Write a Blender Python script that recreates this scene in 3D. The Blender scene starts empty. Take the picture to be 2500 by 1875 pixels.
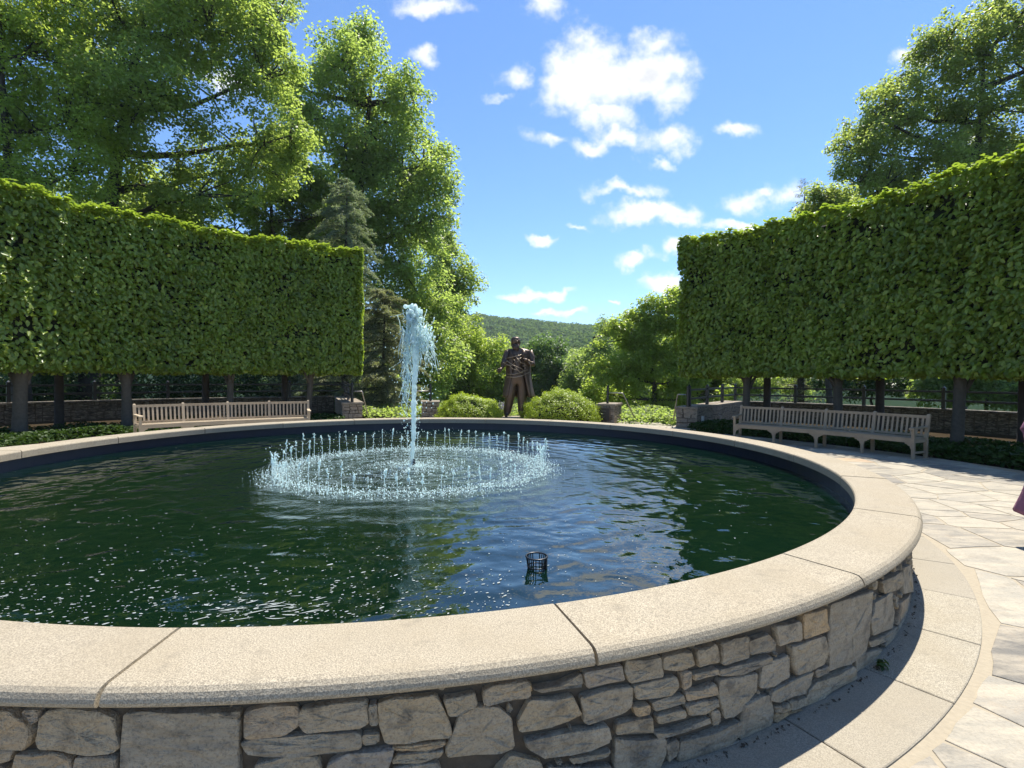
import bpy, math, random
import numpy as np
from mathutils import Vector, Matrix
R = math.radians
rng = np.random.default_rng(7)
random.seed(7)
scn = bpy.context.scene
col = scn.collection

# ------------------------------------------------------------------ camera
W_, H_ = 2500, 1875
FP, PITCH, ROLL, CH = 1252.4, -0.0133, 0.0061, 1.65
CX, CY = -1.414, 7.490                      # centre of the round basin
cd = bpy.data.cameras.new('camera'); cam = bpy.data.objects.new('camera', cd); col.objects.link(cam)
cd.sensor_fit = 'HORIZONTAL'; cd.sensor_width = 36; cd.lens = 36 * FP / W_; cd.clip_start = .05; cd.clip_end = 6000
_c, _s = math.cos(ROLL), math.sin(ROLL)
_U = Vector((0, -math.sin(PITCH), math.cos(PITCH))); _F = Vector((0, math.cos(PITCH), math.sin(PITCH))); _X = Vector((1, 0, 0))
_rt = _c * _X + _s * _U; _up = -_s * _X + _c * _U
cam.matrix_world = Matrix(((_rt.x, _up.x, -_F.x, 0), (_rt.y, _up.y, -_F.y, 0), (_rt.z, _up.z, -_F.z, CH), (0, 0, 0, 1)))
scn.camera = cam

# ------------------------------------------------------------------ sun, sky, exposure
SUN_EL, SUN_AZ = R(64.5), R(35)               # azimuth clockwise from +Y
SUND = Vector((math.sin(SUN_AZ) * math.cos(SUN_EL), math.cos(SUN_AZ) * math.cos(SUN_EL), math.sin(SUN_EL)))
sl = bpy.data.lights.new('sun', 'SUN'); sl.energy = 4.6; sl.angle = R(.53); sl.color = (1, .95, .86)
so = bpy.data.objects.new('sun', sl); col.objects.link(so); so.location = (20, 30, 60)
so.rotation_euler = SUND.to_track_quat('Z', 'Y').to_euler()
scn.view_settings.view_transform = 'Standard'; scn.view_settings.look = 'None'
scn.view_settings.exposure = 0.98; scn.view_settings.gamma = 1
scn.render.engine = 'CYCLES'
scn.cycles.max_bounces = 10; scn.cycles.transparent_max_bounces = 8; scn.cycles.sample_clamp_indirect = 6
scn.cycles.diffuse_bounces = 6; scn.cycles.glossy_bounces = 3; scn.cycles.transmission_bounces = 4
scn.cycles.use_denoising = True


def ray(px, py):
    x = px - W_ / 2; y = H_ / 2 - py
    x, y = _c * x - _s * y, _s * x + _c * y
    return np.array([x, FP * math.cos(PITCH) - y * math.sin(PITCH), FP * math.sin(PITCH) + y * math.cos(PITCH)]) / FP
def atz(px, py, z):
    d = ray(px, py); p = d * ((z - CH) / d[2]); p[2] = z; return p
def atY(px, py, Y):
    d = ray(px, py); p = d * (Y / d[1]); p[2] += CH; return p
def atR(px, py, rad, far=True):
    d = ray(px, py); a = d[0]**2 + d[1]**2; b = -2 * (d[0] * CX + d[1] * CY); c = CX * CX + CY * CY - rad * rad
    D = max(b * b - 4 * a * c, 0); t = (-b + (1 if far else -1) * math.sqrt(D)) / 2 / a
    p = d * t; p[2] += CH; return p
def pol(r, th, z=0.0):
    return np.array([CX + r * math.cos(R(th)), CY + r * math.sin(R(th)), z])


class NT:
    def __init__(s, tree): s.t = tree
    def n(s, kind, **kw):
        nd = s.t.nodes.new(kind)
        ins = kw.pop('ins', {})
        for k, v in kw.items(): setattr(nd, k, v)
        for k, v in ins.items():
            sock = nd.inputs[k]
            if hasattr(v, 'is_linked') or isinstance(v, bpy.types.NodeSocket): s.t.links.new(v, sock)
            elif isinstance(v, bpy.types.Node): s.t.links.new(v.outputs[0], sock)
            else:
                if sock.type == 'RGBA' and len(v) == 3: v = (*v, 1)
                sock.default_value = v
        return nd
    def math(s, op, a, b=0.0, c=None, clamp=False):
        ins = {0: a, 1: b}
        if c is not None: ins[2] = c
        return s.n('ShaderNodeMath', operation=op, use_clamp=clamp, ins=ins).outputs[0]
    def vm(s, op, a, b=None, out=0):
        ins = {0: a}
        if b is not None: ins[1] = b
        return s.n('ShaderNodeVectorMath', operation=op, ins=ins).outputs[out]
    def mix(s, f, a, b, blend='MIX'):
        nd = s.n('ShaderNodeMix', data_type='RGBA', blend_type=blend)
        for i, v in ((0, f), (6, a), (7, b)):
            if isinstance(v, bpy.types.NodeSocket): s.t.links.new(v, nd.inputs[i])
            else: nd.inputs[i].default_value = v if i == 0 else (*v, 1) if len(v) == 3 else v
        return nd.outputs[2]
    def sstep(s, v, lo, hi, a=0.0, b=1.0):
        return s.n('ShaderNodeMapRange', interpolation_type='SMOOTHSTEP', ins={0: v, 1: lo, 2: hi, 3: a, 4: b}).outputs[0]
    def noise(s, vec, scale, detail=3, rough=.55, dist=0.0, out=0):
        ins = {'Scale': scale, 'Detail': detail, 'Roughness': rough, 'Distortion': dist}
        if vec is not None: ins['Vector'] = vec
        return s.n('ShaderNodeTexNoise', ins=ins).outputs[out]
    def ramp(s, v, stops):
        nd = s.n('ShaderNodeValToRGB', ins={0: v}); e = nd.color_ramp.elements
        while len(e) < len(stops): e.new(.5)
        for k, (p, c) in enumerate(stops): e[k].position = p; e[k].color = (*c, 1)
        return nd.outputs[0]
    def bump(s, h, strength=.5, dist=.01, normal=None):
        ins = {'Height': h, 'Strength': strength, 'Distance': dist}
        if normal is not None: ins['Normal'] = normal
        return s.n('ShaderNodeBump', ins=ins).outputs[0]


# ---- world: daylight sky with the fair-weather cumulus of the photograph
world = bpy.data.worlds.new('World'); scn.world = world; world.use_nodes = True
wt = world.node_tree; wt.nodes.clear(); N = NT(wt)
sky = N.n('ShaderNodeTexSky', sky_type='NISHITA', sun_disc=False, sun_elevation=SUN_EL, sun_rotation=SUN_AZ,
          altitude=650, air_density=1.0, dust_density=.1, ozone_density=3.0)
skyc = N.vm('SCALE', sky.outputs[0]); skyc.node.inputs[3].default_value = .115
tc = N.n('ShaderNodeTexCoord').outputs['Generated']
sep = N.n('ShaderNodeSeparateXYZ', ins={0: tc})
dx, dy, dz = sep.outputs[0], sep.outputs[1], sep.outputs[2]
ydiv = N.math('MAXIMUM', dy, .05)
gx = N.math('DIVIDE', dx, ydiv); gz = N.math('DIVIDE', dz, ydiv)
gp = N.n('ShaderNodeCombineXYZ', ins={0: gx, 1: gz, 2: 0.0}).outputs[0]
warp = N.noise(gp, 9, 5, .6, out=1)
wv = N.vm('SUBTRACT', warp, (.5, .5, .5)); wv2 = N.vm('SCALE', wv); wv2.node.inputs[3].default_value = .11
gpw = N.vm('ADD', gp, wv2)
CLOUDS = [(1470, 190, 170, 110, 1), (1590, 175, 125, 100, 1), (1400, 205, 110, 90, .95), (1480, 275, 110, 55, .9), (1420, 100, 60, 55, .62), (1600, 90, 70, 40, .55),
          (1640, 230, 80, 60, .6), (1350, 340, 90, 26, .62), (1440, 352, 80, 28, .66), (1510, 330, 60, 30, .66), (1630, 335, 110, 45, .74), (1600, 384, 60, 18, .6), (1800, 312, 60, 30, .74),
          (1590, 520, 150, 42, 1), (1520, 460, 110, 22, .62), (1650, 540, 80, 28, .8), (1060, 18, 110, 34, .7), (1330, 10, 60, 60, .52), (1035, 132, 60, 30, .7),
          (1260, 195, 50, 40, .5), (1222, 246, 42, 22, .58), (1300, 720, 90, 20, .95), (1250, 725, 45, 16, .9), (1350, 715, 40, 17, .9), (1313, 580, 46, 17, .85), (1550, 625, 62, 26, .8),
          (1625, 695, 70, 34, .95), (1650, 615, 50, 34, .8), (1345, 770, 62, 12, .8), (1390, 772, 40, 12, .8), (1500, 729, 16, 7, .6), (1790, 552, 110, 20, .75), (1820, 497, 70, 34, .72), (1866, 478, 46, 20, .7), (1915, 478, 60, 40, .55),
          (2215, 152, 60, 32, .8), (1410, 545, 40, 9, .5), (2370, 330, 60, 40, .7), (560, 190, 120, 60, .8), (300, 560, 200, 60, .8)]
m = None
for (px, py, sx, sy, st) in CLOUDS:
    d = ray(px, py); c = (d[0] / d[1], d[2] / d[1], 0)
    q = N.vm('MULTIPLY', N.vm('SUBTRACT', gpw, c), (FP / sx, FP / sy, 0))
    L = N.vm('LENGTH', q, out=1)
    v = N.math('MULTIPLY', N.math('SUBTRACT', .86, L), st)
    m = v if m is None else N.math('SMOOTH_MAX', m, v, .15)
fb = N.noise(gp, 16, 7, .62)
dens = N.math('ADD', m, N.math('MULTIPLY', N.math('SUBTRACT', fb, .5), 1.35))
cov_f = N.sstep(dens, -.10, .66)
front = N.sstep(dy, .06, .2)
# elsewhere the same kind of scattered clouds
gz2 = N.math('ADD', N.math('MAXIMUM', dz, 0.0), .25)
gb = N.n('ShaderNodeCombineXYZ', ins={0: N.math('DIVIDE', dx, gz2), 1: N.math('DIVIDE', dy, gz2), 2: 3.0}).outputs[0]
nb = N.noise(gb, 1.6, 7, .58)
cov_b = N.math('MULTIPLY', N.sstep(nb, .60, .72), N.sstep(dz, .0, .1))
gxa = N.math('ABSOLUTE', gx)
side = N.math('MULTIPLY', N.math('SUBTRACT', 1.0, N.sstep(gxa, .9, 1.2)), N.math('SUBTRACT', 1.0, N.sstep(gz, .85, 1.1)))
front = N.math('MULTIPLY', front, side)
cov = N.math('ADD', N.math('MULTIPLY', cov_f, front), N.math('MULTIPLY', cov_b, N.math('SUBTRACT', 1.0, front)))
lit = N.noise(N.vm('ADD', gp, (.01, .03, 0)), 5, 2, .45)
shade = N.math('MULTIPLY', N.sstep(dens, .3, 1.1), N.sstep(lit, .28, .68))
ccol = N.mix(shade, (.62, .625, .635), (.42, .435, .46))
skyc = N.n('ShaderNodeHueSaturation', ins={'Saturation': 1.04, 'Value': 1.0, 'Color': skyc}).outputs[0]
skyc = N.mix(1.0, skyc, (.74, .86, .98), 'MULTIPLY')
wc = N.mix(cov, skyc, ccol)
bg = N.n('ShaderNodeBackground', ins={'Color': wc, 'Strength': 1.0})
out = N.n('ShaderNodeOutputWorld', ins={'Surface': bg.outputs[0]})


# ------------------------------------------------------------------ mesh helpers
def mesh_np(name, V, F, smooth=False):
    V = np.asarray(V, np.float32); me = bpy.data.meshes.new(name)
    if isinstance(F, np.ndarray):
        n, k = F.shape
        me.vertices.add(len(V)); me.vertices.foreach_set('co', V.ravel())
        me.loops.add(n * k); me.loops.foreach_set('vertex_index', F.ravel().astype(np.int32))
        me.polygons.add(n); me.polygons.foreach_set('loop_start', np.arange(0, n * k, k, dtype=np.int32))
        me.polygons.foreach_set('loop_total', np.full(n, k, np.int32))
        if smooth: me.polygons.foreach_set('use_smooth', np.ones(n, bool))
        me.update(calc_edges=True)
    else:
        me.from_pydata([tuple(v) for v in V], [], F)
        if smooth: me.polygons.foreach_set('use_smooth', np.ones(len(me.polygons), bool))
        me.update()
    return me
class MB:
    """collects pieces of one mesh"""
    def __init__(s): s.V = []; s.F = []; s.n = 0
    def add(s, V, F):
        V = np.asarray(V, float)
        s.V.append(V); s.F += [tuple(i + s.n for i in f) for f in F]; s.n += len(V); return s
    def box(s, c, ax, h):
        """box: centre c, three axes, three half sizes"""
        c = np.asarray(c, float); ax = [np.asarray(a, float) for a in ax]
        V = [c + sx * h[0] * ax[0] + sy * h[1] * ax[1] + sz * h[2] * ax[2] for sx in (-1, 1) for sy in (-1, 1) for sz in (-1, 1)]
        return s.add(V, [(0, 1, 3, 2), (4, 6, 7, 5), (0, 4, 5, 1), (2, 3, 7, 6), (0, 2, 6, 4), (1, 5, 7, 3)])
    def tube(s, P, rad, k=6, cap=True):
        V, F = tube(P, rad, k, cap); return s.add(V, F)
    def build(s, name, mat, parent=None, smooth=False, **kw):
        V = np.concatenate(s.V); top = parent
        while top is not None and top.parent is not None: top = top.parent
        return obj(name, mesh_np(name, V - (np.array(top.location) if top is not None else 0), s.F, smooth), mat, parent, **kw)
def tube(P, rad, k=6, cap=True):
    P = np.asarray(P, float); n = len(P); rad = np.broadcast_to(np.asarray(rad, float), (n,))
    T = np.gradient(P, axis=0); T /= np.linalg.norm(T, axis=1)[:, None] + 1e-9
    ref = np.array([0, 0, 1.]) if abs(T[:, 2]).mean() < .8 else np.array([1., 0, 0])
    A = np.cross(T, ref); A /= np.linalg.norm(A, axis=1)[:, None] + 1e-9; B = np.cross(T, A)
    an = np.arange(k) * 2 * math.pi / k
    V = (P[:, None] + rad[:, None, None] * (A[:, None] * np.cos(an)[None, :, None] + B[:, None] * np.sin(an)[None, :, None])).reshape(-1, 3)
    F = [(i * k + j, i * k + (j + 1) % k, (i + 1) * k + (j + 1) % k, (i + 1) * k + j) for i in range(n - 1) for j in range(k)]
    if cap: F += [tuple(range(k))[::-1], tuple((n - 1) * k + j for j in range(k))]
    return V, F
def obj(name, me, mat=None, parent=None, label=None, cat=None, group=None, kind=None, loc=None):
    o = bpy.data.objects.new(name, me); col.objects.link(o)
    if mat is not None: me.materials.clear(); me.materials.append(mat)
    if parent is not None: o.parent = parent
    if loc is not None: o.location = loc
    tag(o, label, cat, group, kind); return o
def tag(o, label=None, cat=None, group=None, kind=None):
    for k, v in (('label', label), ('category', cat), ('group', group), ('kind', kind)):
        if v: o[k] = v
    return o
def thing(name, loc, label, cat, group=None, kind=None):
    o = bpy.data.objects.new(name, None); col.objects.link(o); o.location = loc; o.empty_display_size = .2
    return tag(o, label, cat, group, kind)
def copy_tree(o, parent=None):
    c = o.copy(); col.objects.link(c); c.parent = parent
    for ch in o.children: copy_tree(ch, c)
    return c
def nrm(v): return v / (np.linalg.norm(v, axis=-1, keepdims=True) + 1e-9)
def leaf_mesh(P, n, t, L, Wd, six=False):
    """leaf blades at P with normal n and pointing along t; folded along the midrib"""
    t = nrm(t - n * (t * n).sum(1, keepdims=True)); s = np.cross(n, t)
    L = np.broadcast_to(L, (len(P),))[:, None]; Wd = np.broadcast_to(Wd, (len(P),))[:, None]
    if six:
        b = P - t * L * .5; tip = P + t * L * .5 - n * L * .12
        r1 = P - t * L * .18 + s * Wd * .46 + n * Wd * .12; r2 = P + t * L * .2 + s * Wd * .40 + n * Wd * .10
        l1 = P - t * L * .18 - s * Wd * .46 + n * Wd * .12; l2 = P + t * L * .2 - s * Wd * .40 + n * Wd * .10
        V = np.stack([b, r1, r2, tip, l2, l1], 1).reshape(-1, 3); i = np.arange(len(P))[:, None] * 6
        F = np.concatenate([i + np.array([[0, 1, 2, 3]]), i + np.array([[0, 3, 4, 5]])], 0)
    else:
        V = np.stack([P - t * L * .5, P + s * Wd * .5 + n * Wd * .15, P + t * L * .5, P - s * Wd * .5 + n * Wd * .15], 1).reshape(-1, 3)
        i = np.arange(len(P))[:, None] * 4
        F = np.concatenate([i + np.array([[0, 1, 2]]), i + np.array([[0, 2, 3]])], 0)
    return V, F


# ------------------------------------------------------------------ materials
def mat(name):
    m = bpy.data.materials.new(name); m.use_nodes = True; m.node_tree.nodes.clear(); return m, NT(m.node_tree)
def fin(m, N, shader): N.n('ShaderNodeOutputMaterial', ins={'Surface': shader}); return m
def pbr(N, colr, rough=.6, normal=None, **kw):
    ins = {'Base Color': colr, 'Roughness': rough}
    if normal is not None: ins['Normal'] = normal
    ins.update(kw); return N.n('ShaderNodeBsdfPrincipled', ins=ins).outputs[0]
def leaf_mat(name, a, b, trans=.45, rough=.45, tcol=None, spec=.4, nscale=.35):
    m, N = mat(name)
    rnd = N.n('ShaderNodeNewGeometry').outputs['Random Per Island']
    pos = N.n('ShaderNodeNewGeometry').outputs['Position']
    cl = N.noise(pos, nscale, 2)
    c = N.mix(rnd, tuple(x * .8 for x in a), tuple(x * 1.15 for x in b)); c = N.mix(N.sstep(cl, .35, .65, 0, .35), c, tuple(x * 1.35 for x in b))
    tc_ = tcol or (b[0] * 1.85, b[1] * 1.98, b[2] * 1.05)
    t = N.mix(rnd, tuple(x * .75 for x in tc_), tc_)
    sh = N.n('ShaderNodeMixShader', ins={0: trans, 1: pbr(N, c, rough, **{'Specular IOR Level': spec}), 2: N.n('ShaderNodeBsdfTranslucent', ins={'Color': t}).outputs[0]})
    return fin(m, N, sh.outputs[0])
def plain(name, c, rough=.6, metal=0.0, nscale=0, namp=.25, bump=0, spec=.5):
    m, N = mat(name); colr = c; normal = None
    if nscale:
        o = N.n('ShaderNodeTexCoord').outputs['Object']
        nz = N.noise(o, nscale, 5, .6)
        colr = N.mix(nz, tuple(x * (1 - namp) for x in c), tuple(x * (1 + namp) for x in c))
        if bump: normal = N.bump(nz, bump, .02)
    return fin(m, N, pbr(N, colr, rough, normal, Metallic=metal, **{'Specular IOR Level': spec}))
def granite(name, base, sp=320, dark=.62):
    m, N = mat(name); p = N.n('ShaderNodeNewGeometry').outputs['Position']; oi = N.n('ShaderNodeObjectInfo').outputs['Random']
    sp1 = N.noise(p, sp, 2, .7); sp2 = N.noise(p, sp * .33, 3, .6); big = N.noise(p, 2.2, 5, .6); st = N.noise(p, 9, 6, .65)
    c = N.mix(N.sstep(sp1, .42, .58), tuple(x * dark for x in base), tuple(min(x * 1.22, .9) for x in base))
    c = N.mix(N.sstep(sp2, .56, .70, 0, .55), c, tuple(x * .55 for x in base))
    c = N.mix(N.sstep(big, .35, .7, 0, .45), c, (base[0] * .78, base[1] * .74, base[2] * .66), 'MIX')
    c = N.mix(N.sstep(st, .55, .72, 0, .55), c, tuple(x * .55 for x in base)); c = N.mix(N.sstep(N.noise(p, .9, 4, .6), .5, .75, 0, .4), c, (base[0] * .7, base[1] * .7, base[2] * .68))
    c = N.mix(N.math('MULTIPLY', oi, .45), c, (base[0] * .74, base[1] * .73, base[2] * .74))
    h = N.math('ADD', N.math('MULTIPLY', sp1, .6), sp2)
    return fin(m, N, pbr(N, c, .82, N.bump(h, .5, .006), **{'Specular IOR Level': .25}))
def stone(name, stops, scale=1.0, bump=.8, streak=(6, 6, 26), amt=1.0):
    m, N = mat(name); p = N.n('ShaderNodeNewGeometry').outputs['Position']; oi = N.n('ShaderNodeObjectInfo').outputs['Random']
    p2 = N.vm('ADD', p, N.n('ShaderNodeCombineXYZ', ins={0: N.math('MULTIPLY', oi, 31.0), 1: N.math('MULTIPLY', oi, 17.0), 2: N.math('MULTIPLY', oi, 7.0)}).outputs[0])
    base = N.ramp(oi, stops)
    n1 = N.noise(N.vm('MULTIPLY', p2, streak), scale, 6, .65, .6); n2 = N.noise(p2, 9 * scale, 5, .6); n3 = N.noise(p2, 95 * scale, 3, .7)
    c = N.mix(N.sstep(n1, .35, .7, 0, .6), base, (.50, .43, .32)); c = N.mix(N.sstep(n2, .5, .7, 0, .55 * amt), c, (.085, .078, .068))
    c = N.mix(N.sstep(n2, .30, .42, .35 * amt, 0), c, (.36, .25, .14)); c = N.mix(N.sstep(n3, .45, .7, 0, .7 * amt), c, N.mix(.5, c, (.02, .02, .02)))
    h = N.math('ADD', N.math('MULTIPLY', n1, 1.0), N.math('ADD', N.math('MULTIPLY', n2, 1.1), N.math('MULTIPLY', n3, .42)))
    return fin(m, N, pbr(N, c, .85, N.bump(h, bump, .045), **{'Specular IOR Level': .25}))

M = {}
M['granite'] = granite('granite_coping', (.375, .322, .235), 175, .60)
M['granite_ring'] = granite('granite_ring', (.365, .325, .25), 175, .62)
M['rubble'] = stone('rubble_stone', [(0, (.30, .25, .18)), (.2, (.45, .365, .245)), (.42, (.35, .305, .23)), (.55, (.48, .375, .235)), (.72, (.42, .355, .26)), (.88, (.58, .40, .21)), (1, (.39, .34, .275))])
M['pier_stone'] = stone('pier_stone', [(0, (.19, .16, .125)), (.5, (.28, .22, .16)), (1, (.22, .185, .15))])
M['flag'] = stone('flagstone', [(0, (.13, .123, .112)), (.12, (.26, .24, .20)), (.3, (.34, .31, .25)), (.42, (.17, .16, .145)), (.55, (.29, .265, .215)), (.8, (.37, .335, .265)), (.97, (.21, .195, .17)), (1, (.42, .29, .18))], .55, .35, (4, 14, 4), .45)
M['mortar'] = plain('mortar', (.33, .28, .20), .95, 0, 30, .2, .3)
M['wall_far'] = stone('shaded_wall_stone', [(0, (.035, .031, .026)), (1, (.06, .052, .042))])  # shade under the hedges put into the stone colour
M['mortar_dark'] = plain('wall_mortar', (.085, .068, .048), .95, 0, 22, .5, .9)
M['liner'] = plain('basin_liner', (.010, .014, .03), .45, 0, 3, .4)
M['soil'] = plain('soil', (.035, .027, .018), .95, 0, 6, .5, .5)
M['teak_shade'] = None
def wood(name, a, b):
    m, N = mat(name); o = N.n('ShaderNodeNewGeometry').outputs['Position']; oi = N.n('ShaderNodeObjectInfo').outputs['Random']
    n1 = N.noise(N.vm('MULTIPLY', o, (14, 14, 40)), 2, 4, .6); n2 = N.noise(o, 3, 3)
    c = N.mix(n1, a, b); c = N.mix(N.sstep(n2, .45, .7, 0, .5), c, tuple(x * .7 for x in a)); c = N.mix(N.math('MULTIPLY', oi, .35), c, tuple(x * .62 for x in b))
    return fin(m, N, pbr(N, c, .75, N.bump(n1, .3, .003)))
M['teak_shade'] = wood('teak_shaded', (.26, .20, .135), (.39, .31, .21))  # darker copy of the same teak, bench shade put into the colour
M['teak_sun'] = wood('teak_sunlit', (.36, .275, .175), (.52, .415, .28))  # lighter copy, partial sun put into the wood colour
M['black_metal'] = plain('black_metal', (.012, .013, .014), .35, 0, 0, spec=.6)
M['steel'] = plain('brushed_handrail', (.32, .30, .27), .35, .8)
M['bronze'] = plain('bronze', (.10, .068, .048), .42, .5, 6, .45, .25)
M['bronze_light'] = plain('bronze_bright', (.30, .24, .17), .40, .6)
M['bark'] = plain('bark_grey', (.085, .073, .055), .9, 0, 14, .5, 1)
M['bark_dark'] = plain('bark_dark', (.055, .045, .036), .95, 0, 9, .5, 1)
M['hedge_core'] = plain('hedge_dark_filler', (.012, .016, .006), .95, 0, 7, .6)  # near black filler inside hedges and shrubs, keeps gaps between leaves dark
M['hedge'] = leaf_mat('hornbeam_leaf', (.088, .142, .018), (.245, .315, .048), .38, .36, spec=.5, nscale=.6)
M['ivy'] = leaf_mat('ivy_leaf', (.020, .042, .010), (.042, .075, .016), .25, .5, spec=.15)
M['shrub'] = leaf_mat('shrub_leaf', (.15, .21, .02), (.30, .36, .04), .4, .4)
M['leaf_oak'] = leaf_mat('oak_leaf', (.145, .19, .062), (.265, .315, .105), .64, .38)
M['leaf_lime'] = leaf_mat('maple_leaf', (.18, .235, .055), (.295, .345, .09), .64, .38)
M['leaf_tulip'] = leaf_mat('tulip_tree_leaf', (.155, .205, .072), (.27, .325, .115), .64, .38)
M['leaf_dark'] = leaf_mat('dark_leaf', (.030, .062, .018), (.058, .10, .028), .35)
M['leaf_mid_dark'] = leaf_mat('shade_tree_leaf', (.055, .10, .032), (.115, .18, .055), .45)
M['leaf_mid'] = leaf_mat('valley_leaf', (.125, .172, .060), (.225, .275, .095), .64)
M['leaf_right'] = leaf_mat('cherry_leaf', (.145, .18, .062), (.255, .29, .10), .64, .38)
M['cedar'] = leaf_mat('cedar_needle', (.125, .155, .105), (.21, .245, .175), .35, .6)
M['hemlock'] = leaf_mat('hemlock_needle', (.13, .14, .08), (.23, .235, .14), .35, .6)
M['hill_leaf'] = leaf_mat('hill_leaf', (.040, .082, .036), (.125, .185, .065), .3, .9, spec=.05, nscale=.09)
M['hill_ground'] = plain('hill_ground', (.018, .035, .014), .95, 0, .05, .4)
M['flower'] = plain('violet_flower', (.28, .22, .42), .7)
M['meadow'] = plain('meadow', (.075, .10, .03), .95, 0, 2, .5, .4)

# water
m, N = mat('pool_water')
pp = N.n('ShaderNodeNewGeometry').outputs['Position']
rel = N.vm('SUBTRACT', pp, (CX, CY, .33))
rr = N.vm('LENGTH', rel, out=1)
wob = N.noise(pp, 1.1, 3, .5)
wob2 = N.noise(pp, 3.2, 2, .5)
ph = N.math('ADD', N.math('MULTIPLY', rr, 19.0), N.math('ADD', N.math('MULTIPLY', wob, 16.0), N.math('MULTIPLY', wob2, 5.0)))
ring = N.math('SINE', ph)
fall = N.sstep(rr, 1.6, 5.4, 1.0, .28)
swell = N.noise(pp, 2.0, 2, .45, .3)
fine = N.noise(pp, 8, 3, .55)
chop = N.noise(pp, 24, 3, .6)
near = N.sstep(rr, 1.9, 3.6, 1.0, .02)
h = N.math('ADD', N.math('MULTIPLY', ring, N.math('MULTIPLY', fall, .0045)), N.math('MULTIPLY', swell, .042))
h = N.math('ADD', h, N.math('MULTIPLY', fine, N.math('MULTIPLY', fall, .010)))
h = N.math('ADD', h, N.math('MULTIPLY', chop, N.math('MULTIPLY', near, .010)))
wn = N.bump(h, 1.0, 1.0)
wcol = N.mix(N.noise(pp, .8, 3), (.0008, .0055, .003), (.002, .012, .006))
M['water'] = fin(m, N, pbr(N, wcol, .03, wn, IOR=1.75, **{'Specular IOR Level': .5}))
m, N = mat('spray')
M['spray'] = fin(m, N, N.n('ShaderNodeMixShader', ins={0: .6, 1: pbr(N, (.88, 1, .99), .10, IOR=1.33, **{'Specular IOR Level': .8}), 2: N.n('ShaderNodeBsdfTranslucent', ins={'Color': (.88, 1, .99, 1)}).outputs[0]}).outputs[0])
M['foam'] = plain('foam', (.27, .30, .29), .6)

# ------------------------------------------------------------------ terrain
def sst(x, a, b): t = np.clip((x - a) / (b - a), 0, 1); return t * t * (3 - 2 * t)
AXIS = 82.1
def gz_(x, y):
    x = np.asarray(x, float); y = np.asarray(y, float)
    r = np.hypot(x - CX, y - CY); th = np.degrees(np.arctan2(y - CY, x - CX))
    d = np.abs((th - AXIS + 180) % 360 - 180)
    sec = 1 - sst(d, 27.5, 29.5)
    h = -sst(r, 12.2, 27) * 5.6 * sec - sst(r, 19.0, 60) * 4.0 * (1 - sec) - sst(r, 30, 110) * 4.5
    ridge = np.interp(x / np.maximum(y, 1), [-1.5, -.5, -.06, .2, .5, 1.5], [92, 90, 83, 67, 58, 60])
    hill = ridge * sst(r, 260, 680) - sst(r, 720, 1500) * 40
    hill2 = 24 * sst(r, 170, 330) * np.exp(-((x / np.maximum(y, 1) - .20) / .16)**2) * (1 - sst(r, 340, 600))
    front = sst(y, 60, 200)
    return h + (hill + hill2) * front + (1 - front) * 0
rad = np.concatenate([[0, 5], np.linspace(12, 40, 50), np.geomspace(42, 2400, 60)]); na = 240
th = np.linspace(0, 2 * math.pi, na, endpoint=False)
X = CX + rad[:, None] * np.cos(th); Y = CY + rad[:, None] * np.sin(th)
Z = gz_(X, Y) - .06
V = np.stack([X, Y, Z], -1).reshape(-1, 3)
i, j = np.meshgrid(np.arange(len(rad) - 1), np.arange(na), indexing='ij'); j2 = (j + 1) % na
F = np.stack([i * na + j, (i + 1) * na + j, (i + 1) * na + j2, i * na + j2], -1).reshape(-1, 4)
m, N = mat('terrain'); p = N.n('ShaderNodeNewGeometry').outputs['Position']
rr_ = N.vm('LENGTH', N.vm('SUBTRACT', p, (CX, CY, 0)), out=1)
c = N.mix(N.noise(p, 1.5, 5), (.03, .022, .014), (.055, .042, .026)); c2 = N.mix(N.noise(p, .4, 4), (.022, .042, .012), (.05, .075, .022))
c = N.mix(N.sstep(rr_, 19, 26), c, c2); c = N.mix(N.sstep(rr_, 120, 250), c, (.016, .032, .013))
obj('ground', mesh_np('ground', V, F, True), fin(m, N, pbr(N, c, .95, **{'Specular IOR Level': 0.0})), kind='structure')

# paving bed: one sheet between basin and planting
def annulus(r0, r1, z, n=180, a0=0, a1=360):
    a = np.radians(np.linspace(a0, a1, n + 1))
    V = np.concatenate([np.stack([CX + r * np.cos(a), CY + r * np.sin(a), np.full(n + 1, z)], 1) for r in (r0, r1)])
    return V, np.array([(k, k + n + 1, k + n + 2, k + 1) for k in range(n)])
pav = thing('pavement', (0, 0, 0), 'pale crazy paving of irregular flagstones around the round basin', 'pavement', kind='structure')
V, F = annulus(5.5, 10.9, -.004); obj('mortar_bed', mesh_np('mortar_bed', V, F), M['mortar'], pav)
V, F = annulus(10.85, 12.05, -.014, 60, AXIS - 29, AXIS + 29); obj('mortar_bed', mesh_np('mortar_bed', V, F), M['mortar'], pav)

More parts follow.
